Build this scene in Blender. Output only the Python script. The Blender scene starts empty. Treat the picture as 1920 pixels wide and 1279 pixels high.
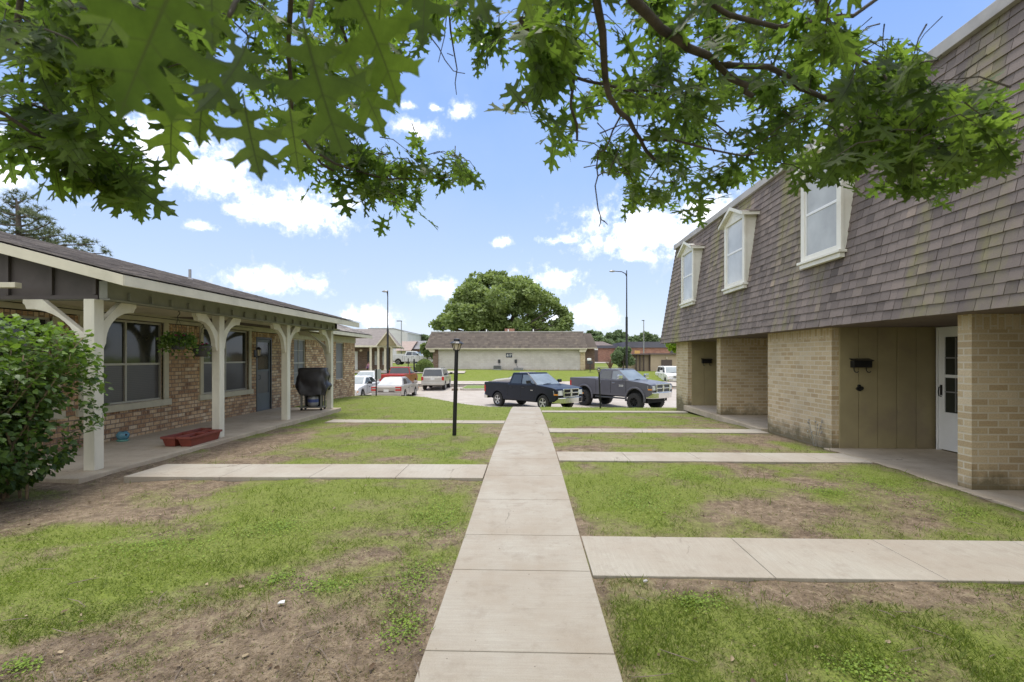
import bpy, bmesh, math, random
import numpy as np
from mathutils import Vector, Matrix, geometry
R = math.radians
random.seed(7); rng = np.random.default_rng(7)
scene = bpy.context.scene
COL = scene.collection

# ---------------------------------------------------------------- camera
CAMZ = 1.55; TH = R(1.78); F = 900.0; HOR = 670.0
cam = bpy.data.cameras.new("camera"); cam_o = bpy.data.objects.new("camera", cam); COL.objects.link(cam_o)
cam_o.location = (0, 0, CAMZ); cam_o.rotation_euler = (R(90), 0, TH)
cam.sensor_width = 36; cam.lens = F / 1920 * 36; cam.shift_y = 30.5 / 1920
cam.clip_start = 0.05; cam.clip_end = 4000
cam.dof.use_dof = True; cam.dof.focus_distance = 9.0; cam.dof.aperture_fstop = 5.6
scene.camera = cam_o

def ray(px, py):
    a = (px - 960) / F
    return Vector((-math.sin(TH) + a * math.cos(TH), math.cos(TH) + a * math.sin(TH), (HOR - py) / F))
def at(px, Y, py=None):
    """world point seen at photo column px (row py) lying at world distance Y"""
    r = ray(px, py if py is not None else HOR)
    k = Y / r.y
    return Vector((r.x * k, Y, CAMZ + r.z * k))
def atd(px, py, d):
    r = ray(px, py); r.normalize()
    return Vector((0, 0, CAMZ)) + r * d

# ---------------------------------------------------------------- terrain
YR = [-20, 4, 6.6, 8, 10.5, 14, 16.3, 18.7, 20.5, 22.5, 24, 25, 42.5, 43, 50, 54, 70, 120, 400, 2000]
ZR = [0, 0, .05, .045, 0, -.12, -.2, -.37, -.62, -.97, -1.14, -1.2, -1.08, -.93, .1, .12, .2, .5, 1.2, 1.5]
YL = [-20, 4, 6.6, 8, 10.5, 14, 18, 20.9, 22.5, 24, 25, 26, 42.5, 43, 50, 54, 70, 120, 400, 2000]
ZL = [0, 0, .0, .0, -.02, -.04, -.05, -.12, -.35, -.8, -1.08, -1.18, -1.08, -.93, .2, .22, .25, .5, 1.2, 1.5]
def gz(x, y):
    x = np.asarray(x, float); y = np.asarray(y, float)
    a = np.interp(y, YR, ZR); b = np.interp(y, YL, ZL)
    t = np.clip((-x - .8) / 4.6, 0, 1); t = t * t * (3 - 2 * t)
    lot = np.clip((y - 22) / 3, 0, 1) * np.clip((44 - y) / 2, 0, 1) * np.clip(x, 0, 8) * -.028
    return a * (1 - t) + b * t + lot
def g1(x, y): return float(gz(x, y))

def vnoise(x, y, seed=0):
    xi = np.floor(x).astype(np.int64); yi = np.floor(y).astype(np.int64)
    xf = x - xi; yf = y - yi
    u = xf * xf * (3 - 2 * xf); v = yf * yf * (3 - 2 * yf)
    def h(a, b):
        n = (a * 374761393 + b * 668265263 + seed * 1442695041) & 0xffffffff
        n = ((n ^ (n >> 13)) * 1274126177) & 0xffffffff
        return ((n ^ (n >> 16)) & 0xffff) / 65535.0
    return (h(xi, yi) * (1 - u) + h(xi + 1, yi) * u) * (1 - v) + (h(xi, yi + 1) * (1 - u) + h(xi + 1, yi + 1) * u) * v
def fbm(x, y, s=1.0, o=4, seed=0):
    r = 0; a = .5; t = 0
    for i in range(o):
        r = r + a * vnoise(x / s + 17.3 * i, y / s - 9.1 * i, seed + i); t += a
        a *= .55; s *= .5
    return r / t

GA = [  # x, y, rx, ry, amount : where grass grows well or has died back
 (-3.6, 3.6, 1.5, .55, .55), (-2.3, 4.6, 1.9, .75, .30), (-4.9, 4.75, 1.5, .34, -.75), (-1.05, 2.7, 1.15, .62, -.6),
 (-3.0, 2.0, 3, .5, -.6), (-3.0, 3.05, .9, .42, .35), (-2.2, 2.5, .5, .25, -.3), (-1.1, 4.4, .5, .7, -.10), (-1.7, 5.5, 1.4, .5, .25), (-5.0, 6.0, 1.0, .6, -.5),
 (-5.0, 7.5, .75, 3.2, -.8), (-3.4, 7.5, .9, .5, -.35), (-2.0, 8.6, 1.6, 1.0, .35), (-1.1, 7.4, .5, .8, .2), (-3.2, 10.2, 1.0, .7, .15),
 (1.0, 2.7, .5, 1.0, .25), (2.6, 3.25, 2.0, .22, -.45), (3.6, 2.6, 1.2, .5, -.25), (2.0, 2.1, 1.0, .5, .1),
 (1.2, 5.6, .9, 1.3, .5), (2.3, 5.9, .8, .6, .25), (2.5, 4.9, .8, .5, -.6), (3.4, 6.1, .8, .5, -.45), (4.3, 5.0, .9, .35, -.3),
 (4.3, 6.2, .5, .6, .4), (3.1, 4.75, .4, .25, .3), (2.0, 9, 1.5, .9, .3), (4.2, 9.2, .8, .8, -.4), (4.3, 13, .7, 1.2, -.35),
 (-3, 16, 4, 4, .6), (2, 16, 3, 4, .5), (0, 20, 9, 3, .5)]
def grass(x, y):
    x = np.asarray(x, float); y = np.asarray(y, float)
    g = .60 + 1.0 * (fbm(x, y, 1.3, 5, 3) - .5) + 1.0 * (fbm(x, y, .42, 3, 11) - .5) * 1.5
    for cx, cy, rx, ry, a in GA:
        g = g + a * np.exp(-((x - cx) / rx) ** 2 - ((y - cy) / ry) ** 2)
    g = g + np.clip((y - 24) / 10, 0, 1) * .6
    e = np.abs(np.abs(x + .04) - .5)                   # worn edge beside the main walk
    g = g - .35 * np.exp(-(e / .06) ** 2) * (y < 19)
    return np.clip(g, 0, 1)

# ---------------------------------------------------------------- materials
MATS = {}
def new_mat(name):
    m = bpy.data.materials.new(name); m.use_nodes = True
    nt = m.node_tree; b = nt.nodes["Principled BSDF"]
    return m, nt, b
def N(nt, t, **kw):
    n = nt.nodes.new(t)
    for k, v in kw.items():
        if k in n.inputs: n.inputs[k].default_value = v
        else: setattr(n, k, v)
    return n
def L(nt, a, b): nt.links.new(a, b)
def ramp(nt, fac, stops):
    r = N(nt, "ShaderNodeValToRGB"); cr = r.color_ramp
    while len(cr.elements) < len(stops): cr.elements.new(.5)
    for e, (p, c) in zip(cr.elements, stops): e.position = p; e.color = (*c, 1) if len(c) == 3 else c
    if fac is not None: L(nt, fac, r.inputs[0])
    return r.outputs[0]
def mixc(nt, fac, a, b, mode='MIX'):
    m = N(nt, "ShaderNodeMix", data_type='RGBA', blend_type=mode)
    for s, v in ((m.inputs[0], fac), (m.inputs[6], a), (m.inputs[7], b)):
        if isinstance(v, (int, float)): s.default_value = v
        elif isinstance(v, tuple): s.default_value = (*v, 1)
        else: L(nt, v, s)
    return m.outputs[2]
def noise(nt, scale, detail=4, vec=None, rough=.6, mapping=None):
    n = N(nt, "ShaderNodeTexNoise", Scale=scale, Detail=detail, Roughness=rough)
    if vec is None: vec = N(nt, "ShaderNodeTexCoord").outputs["Object"]
    if mapping:
        mp = N(nt, "ShaderNodeMapping"); mp.inputs["Scale"].default_value = mapping
        L(nt, vec, mp.inputs[0]); vec = mp.outputs[0]
    L(nt, vec, n.inputs["Vector"])
    return n.outputs[0]
def bump(nt, h, bsdf, strength=.3, dist=.01):
    b = N(nt, "ShaderNodeBump", Strength=strength, Distance=dist); L(nt, h, b.inputs["Height"]); L(nt, b.outputs[0], bsdf.inputs["Normal"])

def simple(name, c, rough=.6, var=.15, scale=6, bmp=.15, metal=0, coat=0, dirt=None, spec=None, mapping=None):
    if name in MATS: return MATS[name]
    m, nt, b = new_mat(name)
    n = noise(nt, scale, 5, mapping=mapping)
    d = tuple(max(0, v * (1 - var * 1.6)) for v in c); l = tuple(min(1, v * (1 + var)) for v in c)
    col = ramp(nt, n, [(.3, d), (.7, l)])
    if dirt:
        n2 = noise(nt, 1.7, 6); f = ramp(nt, n2, [(.5, (0, 0, 0)), (.75, (1, 1, 1))])
        col = mixc(nt, f, col, dirt)
    L(nt, col, b.inputs["Base Color"])
    b.inputs["Roughness"].default_value = rough; b.inputs["Metallic"].default_value = metal
    if coat: b.inputs["Coat Weight"].default_value = coat
    if spec is not None: b.inputs["Specular IOR Level"].default_value = spec
    if bmp: bump(nt, noise(nt, scale * 12, 3, mapping=mapping), b, bmp, .003)
    MATS[name] = m; return m

def brick_mat(name, stops, mortar, w, h, streak=0, weather=None, ms=.011, bstr=.5):
    m, nt, b = new_mat(name)
    uv = N(nt, "ShaderNodeUVMap", uv_map="UVMap").outputs[0]
    wn = noise(nt, 9, 2, vec=uv)
    off = N(nt, "ShaderNodeVectorMath", operation='MULTIPLY_ADD'); L(nt, wn, off.inputs[0])
    off.inputs[1].default_value = (.004, .006, 0); L(nt, uv, off.inputs[2])
    br = N(nt, "ShaderNodeTexBrick"); L(nt, off.outputs[0], br.inputs["Vector"])
    br.inputs["Scale"].default_value = 1; br.inputs["Mortar Size"].default_value = ms; br.inputs["Mortar Smooth"].default_value = .25
    br.inputs["Bias"].default_value = 0; br.inputs["Brick Width"].default_value = w; br.inputs["Row Height"].default_value = h
    br.inputs["Color1"].default_value = (0, 0, 0, 1); br.inputs["Color2"].default_value = (1, 1, 1, 1); br.inputs["Mortar"].default_value = (.5, .5, .5, 1)
    tone = br.outputs["Color"]
    if streak:
        sn = noise(nt, 1, 3, vec=uv, mapping=(22, 5, 1), rough=.7)
        ad = N(nt, "ShaderNodeMix", data_type='RGBA'); ad.inputs[0].default_value = streak
        L(nt, tone, ad.inputs[6]); L(nt, ramp(nt, sn, [(.33, (0, 0, 0)), (.67, (1, 1, 1))]), ad.inputs[7]); tone = ad.outputs[2]
    col = ramp(nt, tone, stops)
    fine = noise(nt, 60, 4, vec=uv)
    col = mixc(nt, .35, col, ramp(nt, fine, [(.3, (.25, .25, .25)), (.7, (1, 1, 1))]), 'MULTIPLY')
    col = mixc(nt, br.outputs["Fac"], col, mortar)
    big = noise(nt, .9, 5)
    col = mixc(nt, ramp(nt, big, [(.45, (0, 0, 0)), (.75, (.45, .45, .45))]), col, tuple(v * .55 for v in mortar))
    if weather:  # damp staining and algae low on the wall
        sep = N(nt, "ShaderNodeSeparateXYZ"); L(nt, uv, sep.inputs[0])
        nn = noise(nt, 3.5, 5, vec=uv)
        ma = N(nt, "ShaderNodeMath", operation='MULTIPLY_ADD'); L(nt, nn, ma.inputs[0]); ma.inputs[1].default_value = -.9; L(nt, sep.outputs[1], ma.inputs[2])
        f = ramp(nt, ma.outputs[0], [(0.0, (.75, .75, .75)), (.12, (0, 0, 0))])
        f2 = N(nt, "ShaderNodeMath", operation='ADD'); L(nt, ma.outputs[0], f2.inputs[0]); f2.inputs[1].default_value = .42
        f = ramp(nt, f2.outputs[0], [(.0, (.8, .8, .8)), (.28, (0, 0, 0))])
        col = mixc(nt, f, col, weather)
    L(nt, col, b.inputs["Base Color"]); b.inputs["Roughness"].default_value = .88; b.inputs["Specular IOR Level"].default_value = .25
    inv = N(nt, "ShaderNodeMath", operation='MULTIPLY_ADD'); L(nt, br.outputs["Fac"], inv.inputs[0]); inv.inputs[1].default_value = -1; L(nt, fine, inv.inputs[2])
    bump(nt, inv.outputs[0], b, bstr, .008)
    return m

def shingle_mat(name, stops, moss=0):
    m, nt, b = new_mat(name)
    a = N(nt, "ShaderNodeAttribute", attribute_name="tone")
    col = ramp(nt, a.outputs["Fac"], stops)
    g = noise(nt, 220, 2)
    col = mixc(nt, .55, col, ramp(nt, g, [(.3, (.45, .45, .45)), (.7, (1.25, 1.25, 1.25))]), 'MULTIPLY')
    if moss:
        s = noise(nt, 1, 5, mapping=(1.2, 1.2, .12))
        s2 = noise(nt, 5, 4)
        f = ramp(nt, s, [(.525, (0, 0, 0)), (.65, (moss, moss, moss))])
        f = mixc(nt, 1, f, ramp(nt, s2, [(.35, (.2, .2, .2)), (.6, (1, 1, 1))]), 'MULTIPLY')
        col = mixc(nt, f, col, (.235, .225, .08))
        s3 = noise(nt, 1.1, 5); col = mixc(nt, ramp(nt, s3, [(.45, (0, 0, 0)), (.8, (.5, .5, .5))]), col, (.13, .11, .10))
    L(nt, col, b.inputs["Base Color"]); b.inputs["Roughness"].default_value = .93; b.inputs["Specular IOR Level"].default_value = .2
    bump(nt, g, b, .35, .004)
    return m

M = {}
M['cream'] = simple('cream_paint', (.60, .55, .42), .6, .08, 3, .1, dirt=(.47, .43, .33))
M['cream_post'] = simple('post_paint', (.70, .66, .54), .6, .10, 4, .15, dirt=(.55, .50, .40), mapping=(1, 1, .3))
M['fascia'] = simple('fascia_paint', (.64, .59, .46), .6, .06, 2, .08, dirt=(.52, .48, .37))
M['beam'] = simple('beam_paint', (.27, .27, .225), .6, .1, 4, .1)
M['soffit'] = simple('soffit_paint', (.36, .33, .26), .7, .1, 2, .1)
M['brown_panel'] = simple('brown_panel', (.085, .070, .066), .7, .15, 3, .1)
M['trim'] = simple('window_trim', (.50, .46, .34), .6, .08, 5, .1)
M['alu'] = simple('aluminium_frame', (.42, .40, .34), .45, .05, 8, 0, metal=.3)
M['tan'] = simple('tan_siding', (.33, .275, .15), .65, .08, 2, .1, dirt=(.25, .20, .13))
M['white'] = simple('white_paint', (.78, .78, .76), .45, .03, 3, .04)
M['vinyl'] = simple('ivory_frame', (.74, .72, .63), .45, .04, 5, .05, dirt=(.62, .58, .48))
M['black'] = simple('black_metal', (.012, .012, .013), .4, .2, 12, .05, metal=.2)
M['darkgrey'] = simple('dark_grey_metal', (.045, .047, .05), .45, .15, 8, .05)
M['grey_metal'] = simple('grey_metal', (.30, .30, .30), .45, .08, 8, .05, metal=.4)
M['plastic_red'] = simple('terracotta_plastic', (.21, .045, .028), .5, .12, 9, .08)
M['soil'] = simple('potting_soil', (.05, .035, .025), .95, .3, 30, .6)
M['lamp_glass'] = simple('frosted_lamp_glass', (.62, .54, .42), .25, .08, 6, 0)
M['bark'] = simple('oak_bark', (.085, .068, .052), .9, .35, 20, .9, dirt=(.13, .12, .10))
M['twig'] = simple('shrub_stem', (.25, .19, .12), .85, .25, 30, .4)
M['capflash'] = simple('roof_flashing', (.42, .40, .38), .7, .12, 1.5, .1, dirt=(.26, .24, .23))
M['white_wall'] = simple('white_metal_siding', (.55, .56, .53), .6, .05, .5, 0)
M['tanwall'] = simple('tan_panel_wall', (.42, .33, .23), .7, .05, .8, 0)
M['brownroof'] = simple('brown_roof_edge', (.14, .105, .095), .8, .12, 1, 0)
M['pinkroof'] = simple('faded_pink_shingles', (.36, .28, .24), .9, .08, 2, 0)
M['greyroof'] = simple('grey_shingles', (.24, .235, .24), .9, .15, 1, 0)
M['blue'] = simple('blue_panel', (.18, .27, .55), .6, .06, 2, 0)
M['orange'] = simple('orange_panel', (.62, .36, .13), .6, .06, 2, 0)
M['brown_door'] = simple('brown_door', (.085, .06, .05), .6, .1, 2, 0)
M['navy'] = simple('navy_sign', (.04, .045, .075), .5, .06, 3, 0)
M['brickL'] = brick_mat('mottled_brown_brick', [(0, (.15, .10, .072)), (.2, (.32, .18, .105)), (.4, (.54, .34, .19)), (.6, (.69, .48, .28)), (.78, (.74, .58, .39)), (1, (.82, .70, .52))],
                        (.24, .18, .135), .20, .083, streak=.42)
M['brickR'] = brick_mat('yellow_tan_brick', [(0, (.51, .375, .215)), (.3, (.585, .445, .265)), (.7, (.64, .50, .315)), (1, (.70, .57, .385))],
                        (.60, .525, .395), .225, .083, weather=(.12, .10, .05), ms=.010, bstr=.35)
M['brickW'] = brick_mat('white_painted_brick', [(0, (.64, .60, .56)), (1, (.70, .665, .625))], (.56, .50, .44), .42, .19, weather=(.46, .36, .24), ms=.022)
M['brickRed'] = brick_mat('red_brick', [(0, (.30, .14, .10)), (1, (.42, .22, .15))], (.34, .24, .20), .4, .2, ms=.02)
M['brickBr'] = brick_mat('brown_house_brick', [(0, (.16, .10, .07)), (1, (.30, .20, .15))], (.25, .2, .17), .3, .1, ms=.012)
M['shR'] = shingle_mat('mansard_shingles', [(0, (.118, .098, .088)), (.35, (.190, .158, .142)), (.65, (.24, .198, .176)), (1, (.34, .27, .21))], moss=.75)
M['shL'] = shingle_mat('grey_brown_shingles', [(0, (.13, .115, .105)), (.5, (.31, .275, .25)), (1, (.55, .49, .43))])
M['shF'] = shingle_mat('far_roof_shingles', [(0, (.17, .14, .125)), (.5, (.235, .195, .17)), (1, (.33, .27, .22))])

def concrete(name, c, dark, axis, joint=False):
    m, nt, b = new_mat(name)
    mp = (3, 60, 1) if axis == 'x' else (60, 3, 1)
    br = noise(nt, 1, 3, mapping=mp, rough=.7)
    col = ramp(nt, br, [(.25, tuple(v * .84 for v in c)), (.75, tuple(min(1, v * 1.06) for v in c))])
    big = noise(nt, 1.1, 6, rough=.65)
    col = mixc(nt, ramp(nt, big, [(.38, (0, 0, 0)), (.66, (.9, .9, .9))]), col, dark)
    fine = noise(nt, 150, 3); col = mixc(nt, .3, col, ramp(nt, fine, [(.3, (.55, .55, .55)), (.65, (1.1, 1.1, 1.1))]), 'MULTIPLY')
    sp = noise(nt, 38, 2, rough=.3); col = mixc(nt, ramp(nt, sp, [(.76, (0, 0, 0)), (.80, (.7, .7, .7))]), col, (.1, .07, .05))
    vo = N(nt, "ShaderNodeTexVoronoi", feature='DISTANCE_TO_EDGE', Scale=.55); wv = N(nt, "ShaderNodeVectorMath", operation='MULTIPLY_ADD'); nz = N(nt, "ShaderNodeTexNoise", Scale=2.5, Detail=6)
    oc = N(nt, "ShaderNodeTexCoord").outputs["Object"]; L(nt, oc, nz.inputs["Vector"]); L(nt, nz.outputs["Color"], wv.inputs[0]); wv.inputs[1].default_value = (.5, .5, .5); L(nt, oc, wv.inputs[2]); L(nt, wv.outputs[0], vo.inputs["Vector"])
    ck = mixc(nt, 1, ramp(nt, vo.outputs["Distance"], [(.0, (.75, .75, .75)), (.0045, (0, 0, 0))]), ramp(nt, noise(nt, .8, 3), [(.52, (0, 0, 0)), (.58, (1, 1, 1))]), 'MULTIPLY')
    col = mixc(nt, ck, col, (.10, .085, .07))
    st = noise(nt, 4.2, 7, rough=.75); col = mixc(nt, ramp(nt, st, [(.52, (0, 0, 0)), (.68, (.55, .55, .55))]), col, tuple(v * .78 for v in dark))
    L(nt, col, b.inputs["Base Color"]); b.inputs["Roughness"].default_value = .9; b.inputs["Specular IOR Level"].default_value = .25
    bump(nt, br, b, .4, .003)
    return m
M['walk'] = concrete('broomed_concrete', (.425, .385, .32), (.335, .28, .215), 'x')
M['walkx'] = concrete('broomed_concrete_across', (.445, .405, .335), (.365, .31, .245), 'y')
M['porch'] = concrete('porch_concrete', (.54, .455, .34), (.38, .31, .225), 'y')
M['lot'] = concrete('lot_concrete', (.50, .45, .395), (.40, .345, .29), 'x')

def glass_mat(name, c, rough=.06, stripes=None, spec=.6):
    m, nt, b = new_mat(name)
    col = ramp(nt, noise(nt, 1.3, 4), [(.35, tuple(v * .7 for v in c)), (.7, c)])
    if stripes:
        w = N(nt, "ShaderNodeTexWave", bands_direction='Z', Scale=stripes, Distortion=.15, Detail=0)
        L(nt, N(nt, "ShaderNodeTexCoord").outputs["Object"], w.inputs[0])
        col = mixc(nt, ramp(nt, w.outputs[1], [(.2, (0, 0, 0)), (.5, (.6, .6, .6))]), col, tuple(v * .55 for v in c))
    L(nt, col, b.inputs["Base Color"]); b.inputs["Roughness"].default_value = rough; b.inputs["Specular IOR Level"].default_value = spec
    bump(nt, noise(nt, 2.5, 2), b, .04, .02)
    return m
M['glass_dark'] = glass_mat('dark_window_glass', (.030, .034, .028))
M['glass_blind'] = glass_mat('screened_blinds', (.105, .098, .105), .3, 9)
M['glass_screen'] = glass_mat('grey_insect_screen', (.19, .19, .19), .5)
M['glass_curtain'] = glass_mat('curtained_window', (.62, .63, .62), .12)
M['glass_frost'] = glass_mat('frosted_window', (.50, .51, .49), .25)
M['glass_car'] = glass_mat('car_glass', (.035, .042, .05), .03, spec=.9); M['glass_side'] = glass_mat('side_glass', (.16, .19, .22), .05, spec=.9)
M['glass_shield'] = glass_mat('windshield_glass', (.30, .34, .345), .05, spec=1)
M['glass_sheer'] = glass_mat('sheer_window', (.24, .24, .22), .2)

def paint(name, c, metal=.35, rough=.32):
    m, nt, b = new_mat(name)
    n = noise(nt, 2.2, 5)
    L(nt, ramp(nt, n, [(.35, tuple(v * .86 for v in c)), (.7, c)]), b.inputs["Base Color"])
    b.inputs["Metallic"].default_value = metal; b.inputs["Roughness"].default_value = rough; b.inputs["Specular IOR Level"].default_value = .22; b.inputs["Coat Weight"].default_value = .12; b.inputs["Coat Roughness"].default_value = .08
    return m
M['p_navy'] = paint('navy_car_paint', (.006, .009, .020), .0); M['p_grey'] = paint('granite_car_paint', (.125, .122, .14), .1)
M['p_red'] = paint('red_car_paint', (.36, .035, .025), .1); M['p_silver'] = paint('silver_car_paint', (.42, .39, .35))
M['p_white'] = paint('white_car_paint', (.78, .78, .76), 0); M['p_gold'] = paint('champagne_car_paint', (.50, .48, .43))
M['chrome'] = simple('chrome', (.70, .70, .70), .15, .04, 5, 0, metal=1)
M['rim'] = simple('alloy_rim', (.50, .50, .50), .3, .05, 5, 0, metal=.7)
M['tyre'] = simple('tyre_rubber', (.022, .021, .020), .85, .2, 20, .4)
M['under'] = simple('underbody', (.012, .012, .012), .9, .2, 5, 0)
M['taillight'] = simple('red_lens', (.42, .02, .02), .2, .1, 8, 0)
M['headlight'] = simple('clear_lens', (.60, .60, .56), .12, .1, 12, 0)
M['amber'] = simple('amber_lens', (.75, .28, .04), .2, .05, 8, 0)
M['plate'] = simple('licence_plate', (.60, .60, .58), .4, .03, 5, 0)

def leaf_mat(name, c1, c2, trans, tint, rough=.45, veins=False):
    m, nt, b = new_mat(name)
    a = N(nt, "ShaderNodeAttribute", attribute_name="tone")
    col = ramp(nt, a.outputs["Fac"], [(0, c1), (1, c2)])
    if veins:
        v = N(nt, "ShaderNodeAttribute", attribute_name="lp"); sp = N(nt, "ShaderNodeSeparateXYZ"); L(nt, v.outputs["Vector"], sp.inputs[0])
        def mm(op, a, b=None, c=None):
            q = N(nt, "ShaderNodeMath", operation=op)
            for i, w_ in enumerate((a, b, c)):
                if w_ is None: continue
                if isinstance(w_, (int, float)): q.inputs[i].default_value = w_
                else: L(nt, w_, q.inputs[i])
            return q.outputs[0]
        ax = mm('ABSOLUTE', sp.outputs[0]); mid = mm('LESS_THAN', ax, mm('MULTIPLY_ADD', sp.outputs[1], -.010, .015))
        fr_ = mm('ABSOLUTE', mm('SUBTRACT', mm('FRACT', mm('MULTIPLY', mm('SUBTRACT', sp.outputs[1], mm('MULTIPLY', ax, .55)), 4.6)), .5))
        side = mm('LESS_THAN', fr_, mm('MULTIPLY_ADD', ax, -.07, .036)); fine_ = mm('LESS_THAN', mm('ABSOLUTE', mm('SUBTRACT', mm('FRACT', mm('MULTIPLY', mm('ADD', sp.outputs[1], mm('MULTIPLY', ax, 1.3)), 19)), .5)), .07)
        ve = mm('MAXIMUM', mid, mm('MAXIMUM', mm('MULTIPLY', side, .7), mm('MULTIPLY', fine_, .22)))
        blot = noise(nt, 2.6, 5, vec=v.outputs["Vector"], rough=.7)
        blot2 = noise(nt, 26, 4, rough=.7)
        col = mixc(nt, .5, col, ramp(nt, blot2, [(.32, (.42, .45, .4)), (.68, (1.35, 1.3, 1.2))]), 'MULTIPLY')
        col = mixc(nt, ramp(nt, blot2, [(.68, (0, 0, 0)), (.74, (.5, .5, .5))]), col, (.16, .12, .04))
        col = mixc(nt, ve, col, (.035, .045, .018))
    L(nt, col, b.inputs["Base Color"]); b.inputs["Roughness"].default_value = rough; b.inputs["Specular IOR Level"].default_value = .35
    t = N(nt, "ShaderNodeBsdfTranslucent")
    L(nt, mixc(nt, 1, col, tint, 'MULTIPLY'), t.inputs[0])
    mx = N(nt, "ShaderNodeMixShader"); mx.inputs[0].default_value = trans
    L(nt, b.outputs[0], mx.inputs[1]); L(nt, t.outputs[0], mx.inputs[2]); L(nt, mx.outputs[0], nt.nodes["Material Output"].inputs[0])
    return m
M['oak'] = leaf_mat('oak_leaf', (.045, .075, .020), (.12, .17, .042), .55, (2.6, 2.8, 1.35), .6, True); M['oak_near'] = leaf_mat('oak_leaf_close', (.034, .055, .013), (.105, .145, .032), .5, (2.4, 2.6, 1.2), .55, True)
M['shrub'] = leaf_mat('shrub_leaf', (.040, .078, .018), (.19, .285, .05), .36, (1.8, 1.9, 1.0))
M['grassb'] = leaf_mat('grass_blade', (.068, .112, .012), (.215, .285, .034), .3, (1.5, 1.5, 1.0), .6)
M['straw'] = leaf_mat('dead_grass', (.20, .145, .085), (.42, .34, .21), .1, (1, 1, 1), .9)
M['clover'] = leaf_mat('clover_leaf', (.13, .21, .025), (.28, .385, .05), .35, (1.4, 1.4, 1.0), .6)
M['tree'] = leaf_mat('far_tree_leaf', (.115, .165, .055), (.29, .36, .13), .3, (1.5, 1.5, 1.0), .6)
M['tree2'] = leaf_mat('haze_tinted_leaf', (.12, .175, .085), (.24, .31, .15), .3, (1.2, 1.2, 1.0), .6)  # distance haze painted into the leaf colour: paler, lower contrast
M['pine'] = leaf_mat('pine_needle', (.075, .10, .05), (.18, .21, .105), .2, (1.3, 1.3, 1.0), .6)
M['lime'] = leaf_mat('lime_tree_leaf', (.16, .27, .02), (.32, .45, .05), .35, (1.5, 1.5, 1), .5)
M['flower'] = simple('magenta_petal', (.40, .02, .16), .6, .2, 20, 0)

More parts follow.
